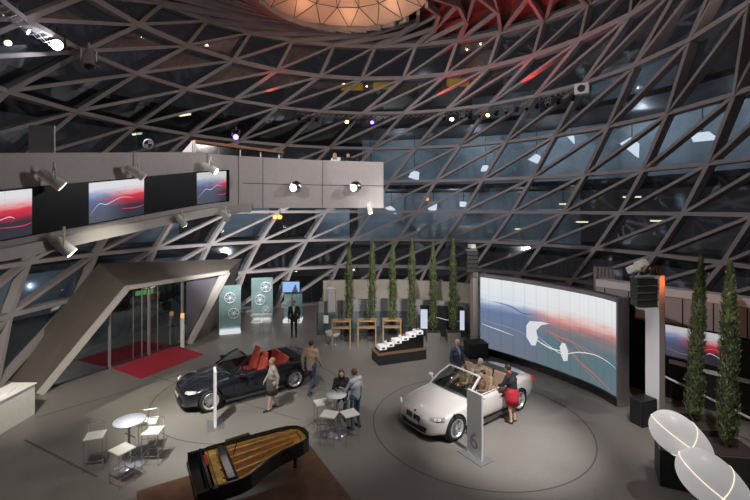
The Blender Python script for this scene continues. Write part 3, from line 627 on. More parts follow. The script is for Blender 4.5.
m=MB(); m.box((0,0,1.95),(1.0,.06,.66)); m.build('bezel',BLACKG,t); m=MB(); m.box((0,-.033,1.95),(.92,.005,.57)); o=m.build('display',emis('tv_blue',(.28,.48,.85),.95),t)
m=MB(); m.ell((.22,-.04,1.86),(.10,.004,.10)); m.box((.22,-.038,1.73),(.3,.004,.13)); m.ell((.24,-.04,2.0),(.055,.004,.07)); m.build('picture_figure',emis('tv_dark',(.03,.06,.18),.8),o)
m=MB(); m.cyl((0,.1,.14),(0,.1,2.0),.035); m.box((0,.05,1.95),(.2,.1,.2)); m.build('stand_pole',ALU,t)
# high stools and table in front of the stands
def barstool(t,s=1.,seat=None):
    m=MB(); m.box((0,0,.79),(.42,.40,.035)); m.build('seat',seat or OFFW,t,bevel=.01)
    for dx in (-.19,.19):
        for dy in (-.18,.18):
            m=MB(); m.cyl((dx,dy,0),(dx,dy,.78 if dy<0 else 1.02),.010,n=6); m.build('leg',CHROME,t)
    m=MB(); m.cyl((-.19,.18,1.02),(.19,.18,1.02),.010,n=6); m.build('back_bar',CHROME,t)
    m=MB(); m.path([(-.19,-.18,.25),(.19,-.18,.25),(.19,.18,.25),(-.19,.18,.25)],.008,6,closed=True); m.build('foot_rest',CHROME,t)
def newstool(label,loc,rz,group=None):
    t=thing('bar_stool',label,'stool',loc,rz,group); barstool(t); return t
def btable(label,loc,r=.35,h=1.1,rb=.33):
    t=thing('bar_table',label,'table',loc); m=MB(); m.lathe([(0,h-.03),(r,h-.03),(r,h),(0,h)],n=32); m.build('tabletop',mat('white_table',(.70,.72,.80),.35),t)
    m=MB(); m.cyl((0,0,.02),(0,0,h-.03),.035); m.build('column',CHROME,t); m=MB(); m.lathe([(0,0),(rb,0),(rb,.015),(0,.03)],n=32); m.build('base_disc',mat('base_disc',(.5,.5,.56),.25,metal=.5),t); return t
btable('round white high table at lower left with four stools around it',(-6.02,10.3,0),.36)
newstool('wire stool standing apart, farthest left at the lower left table',(-6.78,10.18,0),.35)
newstool('wire stool nearest the viewer at the lower left table',(-5.78,9.6,0),-.5)
newstool('wire stool on the right side of the lower left table',(-5.5,10.4,0),.1)
newstool('wire stool half hidden behind the lower left tabletop',(-5.85,10.85,0),.3)
btable('round white high table where the two women talk',(-1.08,11.75,0),.29,1.1,.3)
newstool('white seat wire stool left of the table where two women talk',(-1.50,11.92,0),.4)
newstool('white seat wire stool in front of the table where two women talk',(-1.22,11.22,0),-.25)
newstool('white seat wire stool beside the legs of the standing woman',(-.68,11.28,0),.5)
newstool('stool under the sitting woman in black',(-.98,12.3,0),0)
t=thing('high_stool_rack','pale wire high table in front of the middle wheel stand','table',P(261,335)); 
m=MB(); m.box((0,0,1.0),(.95,.4,.03)); m.build('tabletop',OFFW,t)
for dx in (-.44,.44):
    for dy in (-.18,.18): m=MB(); m.cyl((dx,dy,0),(dx,dy,1.0),.014,n=6); m.build('leg',CHROME,t)
for k,px in enumerate((256,267)):
    newstool('pale wire stool at the high table before the wheel stands, %s one'%('left','right')[k],P(px,337.5),.1)
# ------------------------------------------------------------ wooden high desks
def desk(label,loc,rz=0):
    t=thing('wooden_console_desk',label,'desk',loc,rz); w,h,d=.80,1.15,.42
    for sx in (-1,1):
        m=MB(); m.beam((sx*w/2,-d/2,0),(sx*w/2,-d/2,h),.055,.055,up=(1,0,0)); m.beam((sx*w/2,d/2,0),(sx*w/2,d/2,h),.055,.055,up=(1,0,0)); m.beam((sx*w/2,-d/2,.5),(sx*w/2,d/2,.5),.05,.05); m.build('side_frame',WOOD,t)
    m=MB(); m.box((0,0,h+.02),(w+.08,d+.06,.045)); m.build('desktop',WOOD,t); m=MB(); m.box((0,0,h-.3),(w,d,.03)); m.build('shelf',WOOD,t)
    m=MB(); m.box((0,-.02,h+.06),(.3,.22,.03)); m.build('tray',mat('desk_tray',(.12,.07,.05),.5),t); return t
desk('wooden console desk, leftmost of three before the rear cypresses',P(341.5,346),.05); desk('wooden console desk in the middle of the three',P(367,345.5),0); desk('wooden console desk, rightmost of three before the rear cypresses',P(392,345),-.05)
t=thing('info_stand','small white sign on a thin stand left of the wooden desks','sign',P(326,344)); m=MB(); m.cyl((0,0,0),(0,0,.95),.02,n=8); m.lathe([(0,0),(.17,0),(.17,.02),(0,.02)]); m.build('stand',CHROME,t); m=MB(); m.box((0,-.02,1.15),(.22,.02,.36)); m.build('sign_plate',WHITE,t)
t=thing('shell_chair','low white shell chair beside the leftmost wooden desk','chair',P(333,345)); m=MB(); m.lathe([(.08,.38),(.26,.42),(.33,.52),(.36,.62)],n=20); m.build('shell_seat',WHITE,t)
for a in range(4):
    m=MB(); m.cyl((0,0,.38),(.25*math.cos(a*PI/2+.7),.25*math.sin(a*PI/2+.7),0),.012,n=6); m.build('leg',CHROME,t)
p_=Vector((-2.15,21.0,0)); t=thing('display_column','white slender column rising behind the leftmost wooden desk','column',p_); m=MB(); m.box((0,0,1.15),(.36,.36,2.3)); m.build('shaft',GREYP,t); m=MB(); m.box((0,0,2.32),(.42,.42,.04)); m.build('cap',WHITE,t)
t=thing('glass_balustrade','low glass balustrade behind the wooden desks','railing',(0,0,0))
bs=[Vector((-2.9,20.6,0)),Vector((-1.6,20.8,0)),Vector((-.3,20.9,0)),Vector((1.0,20.9,0)),Vector((2.1,20.8,0))]
for i in range(4):
    m=MB(); m.beam(bs[i]+Vector((.02,0,.62)),bs[i+1]+Vector((-.02,0,.62)),.012,1.1); m.build('glass_panel',GLASS,t)
for b_ in bs: m=MB(); m.cyl(b_,b_+Vector((0,0,1.2)),.02,n=8); m.build('post',ALU,t)
# ------------------------------------------------------------ cypresses
def cypress(label,loc,h,r,n,seed,group=None,z0=0.,lw=.05):
    rnd=random.Random(seed); t=thing('cypress_tree',label,'tree',loc,0,group)
    m=MB(); m.cyl((0,0,0),(0,0,h*.5),r*.22,r*.1,n=8); m.build('trunk',BARK,t)
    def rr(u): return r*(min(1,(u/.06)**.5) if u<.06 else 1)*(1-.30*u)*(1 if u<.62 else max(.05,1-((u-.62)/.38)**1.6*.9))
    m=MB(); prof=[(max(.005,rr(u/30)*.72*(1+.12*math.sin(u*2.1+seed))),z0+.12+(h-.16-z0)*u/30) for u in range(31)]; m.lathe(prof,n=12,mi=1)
    vs=[];fs=[]
    for k in range(n):
        u=rnd.random(); a=rnd.random()*2*PI; R=rr(u)*(.62+.5*rnd.random()+.10*math.sin(u*19+seed+2*a)); z=z0+.10+(h-.12-z0)*u
        p=Vector((R*math.cos(a),R*math.sin(a),z)); out=Vector((math.cos(a),math.sin(a),0)); up=(Vector((0,0,1))+out*(.15+.5*rnd.random())+Vector((rnd.uniform(-.3,.3),rnd.uniform(-.3,.3),0))).normalized()
        sd=up.cross(out).normalized(); sd=(sd+out*rnd.uniform(-.6,.6)).normalized(); L_=lw*(1.6+1.8*rnd.random()); w=lw*(.5+.5*rnd.random()); b=len(vs)
        vs+=[p-sd*w*.3,p+up*L_*.5-sd*w*.6,p+up*L_,p+up*L_*.5+sd*w*.6,p+sd*w*.3]; fs.append((b,b+1,b+2,b+3,b+4))
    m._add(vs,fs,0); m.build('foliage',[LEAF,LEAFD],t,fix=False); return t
gt='cypresses in the rear row'
rear=[(349,-1.25,20.3),(372,-.15,20.5),(392.5,.85,20.6),(412,1.83,20.6),(433,2.85,20.3),(453,3.75,20.0)]
nm=['behind the leftmost wooden desk','behind the middle wooden desk','behind the rightmost wooden desk','behind the stepped white display','in the left grey planter of the rear row','nearest the big screen in the rear row']
for k,(px,x,y) in enumerate(rear):
    y=20.0 if k<4 else 19.9; x=(px-375)/F*y
    cypress('tall slim cypress '+nm[k],(x,y,0.42),4.30+(.1 if k%2 else -.08),.21,1500,k+3,gt,lw=.045)
    t=thing('planter_box','square planter under the rear cypress '+nm[k],'planter',(x,y,0),0,'planters of the rear row'); w=.44 if k<4 else .62
    m=MB(); m.box((0,0,.23),(w,w,.46)); m.build('box',PLANTG if k>3 else PLANT,t,bevel=.01); m=MB(); m.box((0,0,.465),(w*.9,w*.9,.01)); m.build('soil',SOIL,t)
for k,px in enumerate((441,474-18)):
    pass
ta=P(693,421,.62); tb=P(727,447,.72)
cypress('tall cypress in the right foreground, left one of the pair',(ta.x,ta.y,.6),4.42,.20,5200,31,lw=.032).rotation_euler=(0,.05,0)
cypress('tall cypress in the right foreground, nearest the right edge',(tb.x,tb.y,.7),4.35,.20,5200,37,lw=.032).rotation_euler=(0,.018,0)
for v,z,w,lb in ((ta,.62,1.1,'dark planter box under the left cypress of the right pair'),(tb,.72,1.05,'dark planter box under the cypress nearest the right edge')):
    t=thing('planter_box',lb,'planter',(v.x,v.y,0),-.12); m=MB(); m.box((0,0,z/2),(w,w*.8,z)); m.build('box',PLANT,t,bevel=.015); m=MB(); m.box((0,0,z+.005),(w*.92,w*.72,.01)); m.build('soil',SOIL,t)
# ------------------------------------------------------------ egg shaped lights
def egg(label,c,L_,W_,H_,rz,tilt,support):
    t=thing('egg_shaped_light',label,'lamp',c,0); R=(Matrix.Rotation(rz,3,'Z')@Matrix.Rotation(tilt,3,'Y'))
    m=MB(); vs=[]
    m.ell((0,0,0),(L_/2,W_/2,H_/2),36,22,R=R)
    o=m.build('shell',mat('egg_shell',(.72,.70,.70),.35,emit=(1,.97,.95),es=.28),t)
    for vtx in o.data.vertices:
        q=R.transposed()@vtx.co; k=1-.22*(q.x/(L_/2)); q.y*=k; q.z*=k; vtx.co=R@q
    m=MB()
    for fn in (lambda a:(.5*L_*math.cos(a),.5*W_*math.sin(a)*(1-.22*math.cos(a)),.0),lambda a:(.0+.1*math.cos(a)*0,.5*W_*math.cos(a),.5*H_*math.sin(a))):
        pts=[R@(Vector(fn(2*PI*i/48))*1.006) for i in range(48)]; m.path(pts,.008,6,closed=True)
    m.build('light_seam',emis('warm_seam',(1,.88,.66),1.2),o)
    m=MB(); m.cyl((0,0,-H_*.35),(0,0,-support),.12,.16,n=14); m.build('foot',BLACK,t); return t
pe=P(681,493); t=thing('dark_pedestal','black box pedestal under the upper egg shaped light','pedestal',(pe.x+.30,pe.y+.35,0),-.45); m=MB(); m.box((0,0,.40),(1.0,.75,.8)); m.build('body',BLACK,t,bevel=.01); m=MB(); m.box((0,0,.81),(1.02,.77,.02)); m.build('top',BLACKG,t)
e1=P(682,438,1.25); egg('upper of the two glowing white egg shaped lights at right',(e1.x,e1.y,1.25),1.38,.86,.82,-.25,.60,.43)
e2=P(716,484,1.0); egg('lower glowing white egg shaped light at the right bottom corner',(e2.x,e2.y,1.0),1.42,.92,.86,-.45,.62,1.0)
# ------------------------------------------------------------ stepped display plinth
ax=(P(428,359)-P(379,366)).normalized(); ang=math.atan2(ax.y,ax.x); c0=P(379,366)
t=thing('display_plinth','long black plinth with wooden edge carrying stepped white boxes','plinth',c0,ang); PW,PDp,PH=2.12,.85,.40
m=MB(); m.box((PW/2,PDp/2,PH/2),(PW,PDp,PH)); m.build('body',BLACK,t,bevel=.01); m=MB(); m.box((PW/2,PDp/2,PH+.015),(PW+.06,PDp+.06,.03)); m.build('top_board',mat('dark_wood_edge',(.16,.09,.06),.35),t)
m=MB()
for k in range(6): m.box((.28+k*.33,.48,PH+.03+(.10+.09*k)/2),(.34,.52,.10+.09*k))
m.build('stepped_riser',BLACKG,t)
M0=Matrix.Translation(c0)@Matrix.Rotation(ang,4,'Z')
for k in range(6):
    lp_=M0@Vector((.28+k*.33,.42,PH+.13+.09*k)); b_=thing('white_display_box','white display box on the stepped riser, number %s from the low end'%(('one','two','three','four','five','six')[k]),'box',lp_,ang,'white display boxes')
    m=MB(); m.box((0,0,.075),(.31,.40,.15)); m.build('body',mat('white_gloss',(.86,.86,.88),.3),b_,bevel=.008); m=MB(); m.box((0,-.205,.07),(.12,.012,.07)); m.build('emblem_plate',DARK,b_)
    if k in (1,3,5):
        q_=thing('miniature_car',('dark','red','grey')[k//2]+' model car on a white display box','model car',M0@Vector((.28+k*.33,.42,PH+.28+.09*k)),ang); m=MB(); m.prism([(-.10,.0),(.10,.0),(.105,.025),(.05,.03),(.02,.055),(-.05,.055),(-.08,.03),(-.105,.03)],-.045,.045,M=Matrix.Rotation(PI/2,4,'X')@Matrix.Translation((0,.012,0))); m.build('car_shell',(BLACKG,mat('red_paint',(.5,.05,.05),.3),ALU)[k//2],q_)
        for dx in (-.06,.06):
            for dy in (-.045,.045): m=MB(); m.cyl((dx,dy-.006,.018),(dx,dy+.006,.018),.018,n=10); m.build('wheel',RUB,q_)
# ------------------------------------------------------------ totems
def totem(label,loc,rz,w,h,d,six=False):
    t=thing('info_totem',label,'sign',loc,rz); m=MB(); m.box((0,0,h/2+.02),(w,d,h)); m.build('panel',mat('totem_white',(.46,.46,.47),.35) if six else mat('totem_bright',(.75,.75,.76),.35),t,bevel=.006)
    m=MB(); m.box((0,0,.012),(w*1.6,.45,.024)); m.build('base_plate',ALU,t)
    if six:
        cu=bpy.data.curves.new('numeral','FONT'); cu.body='6'; cu.size=.62; cu.extrude=.003; cu.align_x='CENTER'
        o=bpy.data.objects.new('numeral_tmp',cu); COL.objects.link(o); bpy.context.view_layer.update(); me=bpy.data.meshes.new_from_object(o.evaluated_get(bpy.context.evaluated_depsgraph_get())); bpy.data.objects.remove(o)
        q=bpy.data.objects.new('numeral',me); COL.objects.link(q); q.parent=t; q.location=(0,-d/2-.004,.22); q.rotation_euler=(PI/2,0,0); me.materials.clear(); me.materials.append(mat('totem_grey',(.22,.22,.24),.4))
    return t
v=P(475,456.5); totem('tall white totem with a grey figure 6 in front of the white car',(v.x,v.y,0),-.98,.50,1.62,.07,True)
v=P(215,425); totem('tall narrow white totem seen edge on in front of the black car',(v.x,v.y,0),-1.15,.42,1.6,.07)
# ------------------------------------------------------------ grand piano on its platform
pa=math.radians(30.5); po=Vector((-3.62,8.45,0)); PZ=.17
T=thing('piano_platform','square brown wooden platform under the grand piano','platform',(po.x,po.y,0),pa)
m=MB(); m.box((.95,-.35,PZ/2),(3.9,3.4,PZ)); m.build('deck',PLAT,T,bevel=.01); m=MB(); m.box((.95,-.35,PZ*.35),(3.92,3.42,PZ*.3)); m.build('edge_band',mat('light_wood_edge',(.36,.2,.12),.4),T)
T=thing('grand_piano','black concert grand piano open to its golden frame and strings','piano',(po.x,po.y,PZ),pa)
def outline(k=0):
    pts=[(.32,.76-k),(1.2,.76-k),(1.85,.75-k),(2.15,.72-k),(2.36,.62-k*.8),(2.48-k,.42),(2.50-k,.18),(2.42-k,-.03),(2.25-k*.3,-.14+k),(2.0,-.2+k),(1.7,-.27+k),(1.4,-.40+k),(1.15,-.57+k),(.95,-.70+k),(.75,-.76+k),(.32,-.76+k)]
    return pts
zt=.86; zb=.56
out=outline(); inn_=outline(.05)
m=MB(); n=len(out)
vs=[Vector((x,y,zb)) for x,y in out]+[Vector((x,y,zt)) for x,y in out]+[Vector((x,y,zt)) for x,y in inn_]+[Vector((x,y,zt-.13)) for x,y in inn_]
fs=[]
for k in range(3):
    for i in range(n): fs.append((k*n+i,k*n+(i+1)%n,(k+1)*n+(i+1)%n,(k+1)*n+i))
fs.append(tuple(reversed(range(n)))); m._add(vs,fs); m.build('case_rim',BLACKG,T)
m=MB(); m.poly([(x,y,zt-.12) for x,y in outline(.04)]); sb=m.build('soundboard',mat('spruce_soundboard',(.50,.24,.07),.35,noise=.25,nscale=4),T,fix=False)
m=MB(); pts=outline(.12); 
for i in range(len(pts)-1): m.beam((*pts[i],zt-.085),(*pts[i+1],zt-.085),.10,.035)
m.beam((.42,.6,zt-.085),(.42,-.62,zt-.085),.22,.035)
for y0,y1,x1 in ((.45,.50,2.2),(.15,.30,2.25),(-.15,.12,2.1),(-.42,-.22,1.65)): m.beam((.45,y0,zt-.07),(x1,y1,zt-.07),.045,.05)
pl_=m.build('iron_frame',GOLD,T)
m=MB()
for k in range(46):
    f_=k/45; y0=.62-1.2*f_; x1=2.25-1.35*f_**1.1; y1=y0*.55+.28*(1-f_)-.16*f_; m.cyl((.5,y0,zt-.055),(x1,y1,zt-.055),.0035,n=4,cap=False)
m.build('strings',mat('copper_string',(.75,.42,.22),.3,metal=1),pl_)
for k in range(22): m=MB(); m.cyl((.40+.03*(k%2),.58-.056*k,zt-.06),(.40+.03*(k%2),.58-.056*k,zt-.035),.007,n=6); m.build('tuning_pin',BRASS,pl_)
m=MB(); m.box((.66,0,zt-.04),(.10,1.3,.05)); m.build('damper_rail',BLACK,T)
m=MB(); m.box((.14,.72,.70),(.40,.09,.28)); m.box((.14,-.72,.70),(.40,.09,.28)); m.box((.16,0,.575),(.44,1.5,.05)); m.box((-.05,0,.60),(.06,1.5,.08)); m.build('key_bed',BLACKG,T)
m=MB(); m.box((.05,0,.70),(.24,1.36,.05)); m.build('key_lid',BLACKG,T,bevel=.015)
m=MB(); m.box((.165,0,.75),(.02,1.34,.17),M=Matrix.Rotation(-.25,3,'Y')); fb=m.build('fallboard',BLACKG,T)
m=MB(); m.box((.245,.30,zt-.04),(.09,.40,.03)); m.build('red_felt_strip',mat('red_felt',(.5,.03,.03),.8),T)
m=MB(); m.box((.58,0,zt+.01),(.13,1.3,.02)); m.box((.19,0,zt-.02),(.05,1.5,.05)); m.build('music_desk',BLACKG,T)
m=MB(); m.box((.36,0,zt-.06),(.17,1.36,.01)); m.build('pin_block_cover',GOLD,T)
for x,y in ((.25,.62),(.25,-.62),(2.2,.28)):
    m=MB(); m.lathe([(.03,.05),(.05,.09),(.045,.12),(.035,.16),(.06,.45),(.07,.50),(.09,.56)],(x,y,0),16); lg=m.build('leg',BLACKG,T)
    m=MB(); m.cyl((x,y-.025,.05),(x,y+.025,.05),.05,n=14); m.cyl((x,y,.05),(x,y,.16),.05,.035,n=12); m.build('castor',BRASS,lg)
m=MB(); m.box((.35,0,.14),(.10,.34,.05)); 
for dy in (-.1,.1): m.cyl((.35,dy,.15),(.30,dy,.56),.018)
ly=m.build('pedal_lyre',BLACKG,T); m=MB()
for dy in (-.09,0,.09): m.box((.26,dy,.10),(.14,.03,.015))
m.build('pedals',BRASS,ly)
m=MB(); m.box((1.0,.75,zt+.02),(.55,.10,.025),rz=.08); m.build('hinge_block',BLACK,T)
m=MB(); m.cyl((.80,.25,zt-.05),(.84,.10,zt+.28),.012,n=8); m.build('lid_prop',BLACKG,T)
# ------------------------------------------------------------ convertibles
def car(name,label,loc,rz,paint,seatm,seatd,softm,group=None):
    T=thing(name,label,'car',loc,rz)
    st=[# x, halfwidth, z bottom, z shoulder, z top
    (2.47,.42,.20,.44,.53),(2.44,.64,.19,.50,.62),(2.34,.78,.185,.56,.69),(2.15,.86,.20,.62,.755),(1.9,.915,.19,.69,.81),(1.58,.935,.19,.745,.86),(1.2,.935,.18,.79,.905),(.85,.93,.18,.825,.94),(.4,.935,.18,.85,.95),(-.2,.94,.18,.865,.95),(-.8,.945,.18,.885,.96),(-1.28,.95,.19,.91,.985),(-1.7,.935,.20,.90,.985),(-2.05,.90,.23,.87,.965),(-2.28,.84,.27,.83,.935),(-2.39,.74,.33,.76,.88),(-2.43,.58,.40,.66,.76)]
    rows=[]
    for x,w,b,s,tp in st:
        hp=[(0,b),(w*.70,b),(w*.93,b+.03),(w*.985,b+(s-b)*.35),(w,b+(s-b)*.62),(w*.975,s-.04),(w*.93,s+.012),(w*.80,s+(tp-s)*.55),(w*.45,tp-.012),(0,tp)]
        ring=[(x,-y,z) for y,z in hp]+[(x,y,z) for y,z in reversed(hp[1:-1])]
        rows.append(ring)
    m=MB(); m.grid(rows,0,True,closed=True)
    for r in (rows[0],rows[-1]):
        m.poly(r)
    body=m.build('body',[paint,BLACK],T,merge=True)
    md=body.modifiers.new('s','SUBSURF'); md.levels=2; apply_mods(body)
    def cut(mb,nm_='c'):
        c=mb.build(nm_,[BLACK]); c.parent=T
        md=body.modifiers.new('b','BOOLEAN'); md.operation='DIFFERENCE'; md.solver='EXACT'; md.object=c; md.material_mode='INDEX' if False else 'TRANSFER'
        apply_mods(body); bpy.data.objects.remove(c)
    for x in (1.55,-1.28):
        for s in (-1,1):
            m=MB(); m.cyl((x,s*.60,.335),(x,s*1.1,.335),.385,n=40); cut(m)
    poly=[(.86,-.66),(.86,.66),(.70,.73),(-.1,.775),(-1.0,.76),(-1.25,.70),(-1.34,.5),(-1.34,-.5),(-1.25,-.70),(-1.0,-.76),(-.1,-.775),(.70,-.73)]
    m=MB(); m.prism(poly,.36,1.4); cut(m)
    for p in body.data.polygons: p.use_smooth=True
    body.data.set_sharp_from_angle(angle=math.radians(35))
    # interior lining
    m=MB(); pi=[(x*.985,y*.985) for x,y in poly]; k=len(pi)
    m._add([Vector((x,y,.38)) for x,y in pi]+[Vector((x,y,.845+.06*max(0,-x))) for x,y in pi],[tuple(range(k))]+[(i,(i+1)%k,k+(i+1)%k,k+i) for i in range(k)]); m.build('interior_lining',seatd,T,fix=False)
    m=MB(); m.box((.66,0,.80),(.42,1.32,.20)); m.box((-.15,0,.52),(1.3,.22,.26)); m.box((.50,.36,.86),(.16,.38,.06)); m.build('dashboard',mat('dashboard_dark',(.03,.028,.028),.5),T,bevel=.03)
    m=MB(); Mw=Matrix.Rotation(PI/2-.35,3,'Y'); m.lathe([(.165+.017*math.cos(a*PI/4),.017*math.sin(a*PI/4)) for a in range(9)],(.34,.37,.88),24,M=Mw); m.beam((.34,.21,.88),(.34,.53,.88),.03,.02); m.cyl((.34,.37,.88),(.55,.37,.80),.03); m.build('steering_wheel',BLACK,T)
    def seat(x,y,nm_='seat'):
        m=MB(); m.box((x+.22,y,.56),(.50,.50,.16)); b_=m.build(nm_,seatm,T,bevel=.05)
        m=MB(); m.box((x-.10,y,.86),(.16,.50,.62),M=Matrix.Rotation(-.28,3,'Y'),taper=.85); m.build('backrest',seatm,b_,bevel=.05)
        m=MB(); m.box((x-.20,y,1.22),(.10,.27,.20),M=Matrix.Rotation(-.2,3,'Y')); m.cyl((x-.17,y-.06,1.08),(x-.18,y-.06,1.2),.01); m.cyl((x-.17,y+.06,1.08),(x-.18,y+.06,1.2),.01); m.build('headrest',seatm,b_,bevel=.03)
    seat(-.22,.37); seat(-.22,-.37)
    for y in (.33,-.33):
        m=MB(); m.box((-.78,y,.56),(.42,.56,.16)); b_=m.build('rear_seat',seatm,T,bevel=.04); m=MB(); m.box((-1.10,y,.82),(.14,.54,.48),M=Matrix.Rotation(-.3,3,'Y')); m.build('backrest',seatm,b_,bevel=.04)
    # windscreen
    a=[Vector((.90,-.76,.88)),Vector((1.02,0,.945)),Vector((.90,.76,.88))]; b=[Vector((.22,-.60,1.31)),Vector((.30,0,1.355)),Vector((.22,.60,1.31))]
    def q3(p,t): return p[0]*(2*(t-.5)*(t-1))+p[1]*(4*t*(1-t))+p[2]*(2*t*(t-.5))
    m=MB(); m.grid([[q3(a,i/12) for i in range(13)],[q3([(a[j]+b[j])/2+Vector((.02,0,.035)) for j in range(3)],i/12) for i in range(13)],[q3(b,i/12) for i in range(13)]]); ws=m.build('windscreen',CGLASS,T,fix=False)
    m=MB()
    for s in (0,2): 
        mid=(a[s]+b[s])/2+Vector((.02,0,.035)); m.beam(a[s]+Vector((.04,0,-.02)),mid,.055,.05); m.beam(mid,b[s],.055,.05)
    for i in range(12): m.beam(q3(b,i/12),q3(b,(i+1)/12),.06,.04)
    m.build('windscreen_frame',paint,T)
    # soft top cover
    m=MB(); m.box((-1.47,0,.965),(.34,1.28,.07)); m.build('soft_top_cover',softm,T,bevel=.03)
    # side glass lines, handles, sills
    for s in (-1,1):
        m=MB(); m.path([(.78,s*.80,.868),(.2,s*.815,.882),(-.5,s*.82,.895),(-1.15,s*.80,.925)],.012,6); m.build('window_trim',CHROME,T)
        m=MB(); m.beam((-.28,s*.945,.74),(-.50,s*.948,.745),.02,.028,up=(0,1,0)); m.build('door_handle',CHROME,T)
        m=MB(); m.path([(.80,s*.945,.28),(.86,s*.945,.60),(.80,s*.90,.82)],.005,4); m.path([(-.62,s*.952,.28),(-.66,s*.958,.60),(-.64,s*.915,.86)],.005,4); m.build('door_seam',BLACK,T)
        m=MB(); m.box((0.12,s*.915,.205),(1.95,.06,.06)); m.build('side_sill',DARK,T)
        m=MB(); m.ell((.64,s*1.04,.98),(.09,.10,.062)); m.beam((.68,s*.90,.90),(.66,s*.98,.95),.05,.03); mr=m.build('wing_mirror',paint,T); m=MB(); m.box((.565,s*1.04,.98),(.01,.13,.08)); m.build('mirror_glass',CHROME,mr)
        # headlamps
        m=MB()
        hl=[(2.27,s*.56,.655),(2.34,s*.60,.60),(2.22,s*.80,.60),(1.98,s*.915,.665),(1.95,s*.88,.72),(2.10,s*.76,.70)]
        m.poly([Vector(p)+Vector((.022,s*.012,.014)) for p in hl]); h_=m.build('headlight',mat('headlight',(.62,.64,.66),.12,metal=.5),T,fix=False)
        for q_ in ((2.235,s*.74,.652),(2.14,s*.82,.665)):
            m=MB(); m.cyl(q_,(q_[0]+.035,q_[1]+s*.018,q_[2]+.014),.042,n=14); m.build('lamp_ring',mat('lamp_ring',(.9,.9,.92),.2,emit=(1,1,1),es=.15),h_)
        m=MB(); m.beam((-2.40,s*.56,.78),(-2.22,s*.86,.80),.10,.13); m.build('tail_light',mat('tail_light_red',(.45,.02,.02),.2,emit=(1,.05,.03),es=.25),T,bevel=.02)
        m=MB(); m.beam((2.42,s*.47,.33),(2.33,s*.72,.34),.05,.07); m.build('fog_light_vent',BLACK,T)
        # kidney grille half
        m=MB(); m.poly([(2.475,s*.035,.62),(2.46,s*.29,.62),(2.465,s*.33,.55),(2.51,s*.27,.455),(2.515,s*.06,.455),(2.515,s*.035,.49)]); kg=m.build('grille_opening',BLACK,T,fix=False)
        m=MB(); m.path([(2.48,s*.035,.62),(2.465,s*.29,.62),(2.47,s*.33,.55),(2.515,s*.27,.455),(2.52,s*.06,.455),(2.52,s*.035,.49)],.009,6,closed=True); m.build('grille_surround',CHROME,kg)
        m=MB()
        for j in range(6): m.beam((2.475,s*(.07+.034*j),.595),(2.507,s*(.07+.034*j),.468),.006,.01)
        m.build('grille_bars',CHROME,kg)
    m=MB(); m.grid([[(2.505-.06*(abs(y)/.62)**3,y,.40) for y in [-.6+.1*i for i in range(13)]],[(2.50-.06*(abs(y)/.62)**3,y,.25) for y in [-.52+.0867*i for i in range(13)]]]); m.build('air_intake',BLACK,T,fix=False)
    m=MB(); m.box((2.525,0,.44),(.012,.50,.10)); m.build('number_plate',mat('plate_white',(.55,.55,.55),.5),T)
    m=MB(); m.box((-2.452,0,.62),(.012,.50,.11)); m.build('number_plate',mat('plate_white',(.55,.55,.55),.5),T)
    m=MB(); m.lathe([(0,.006),(.036,.004),(.04,0)],(2.37,0,.675),18,M=Matrix.Rotation(.7,3,'Y')); m.build('bonnet_badge',CHROME,T)
    m=MB(); m.path([(-1.68,-.70,.965),(-1.66,0,.99),(-1.68,.70,.965)],.005,4); m.path([(-1.68,-.70,.965),(-2.2,-.66,.925),(-2.36,0,.90),(-2.2,.66,.925),(-1.68,.70,.965)],.005,4); m.build('boot_seam',BLACK,T)
    for x in (1.55,-1.28):
        for s in (-1,1):
            Mx=Matrix.Rotation(-s*PI/2,3,'X'); c=Vector((x,s*.815,.335))
            m=MB(); m.lathe([(.235,-.11),(.31,-.115),(.333,-.09),(.335,0),(.333,.09),(.31,.112),(.245,.115),(.235,.08),(.235,-.11)],c,36,M=Mx); wh=m.build('wheel',RUB,T)
            m=MB(); m.lathe([(.238,.10),(.248,.118),(.225,.115),(.215,.02),(.214,-.09)],c,36,M=Mx); rimmesh(m,c+Mx@Vector((0,0,.055)),.235,Mx,w=.03); m.build('alloy_rim',mat('alloy_silver',(.72,.72,.74),.28,metal=.7),wh)
            m=MB(); m.cyl(c+Mx@Vector((0,0,-.02)),c+Mx@Vector((0,0,0)),.16,n=24); m.build('brake_disc',ALU,wh)
            m=MB(); m.lathe([(.380,-.2),(.380,.085),(.372,.085),(.372,-.2),(0,-.2)],c,36,M=Mx); m.build('arch_shade_liner',BLACK,T)  # liner coloured black to stand for shadow inside the wheel arch
    for o in T.children_recursive:          # shorter rounded ends
        for v in o.data.vertices:
            x=v.co.x
            if x>1.93: k=(x-1.93)/.57; v.co.x=1.93+(x-1.93)*.70; v.co.y*=1-.12*k
            elif x<-1.67: v.co.x=-1.67+(x+1.67)*.72
    return T
ca=math.atan2(-.593,-.805)
PW_=mat('white_car_paint',(.68,.645,.625),.25,metal=.15,coat=.9); PB=mat('black_car_paint',(.012,.014,.022),.22,metal=.2,coat=1.)
WHC=Vector((2.92,13.02,0)); BKC=Vector((-4.36,14.62,0))
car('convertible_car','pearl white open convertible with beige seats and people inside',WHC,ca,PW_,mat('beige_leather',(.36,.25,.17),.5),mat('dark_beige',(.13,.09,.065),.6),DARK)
car('convertible_car','black open convertible with bright red leather seats',BKC,ca,PB,mat('red_leather',(.62,.10,.075),.45),mat('dark_red',(.12,.02,.02),.5),mat('soft_top_black',(.015,.015,.018),.7))
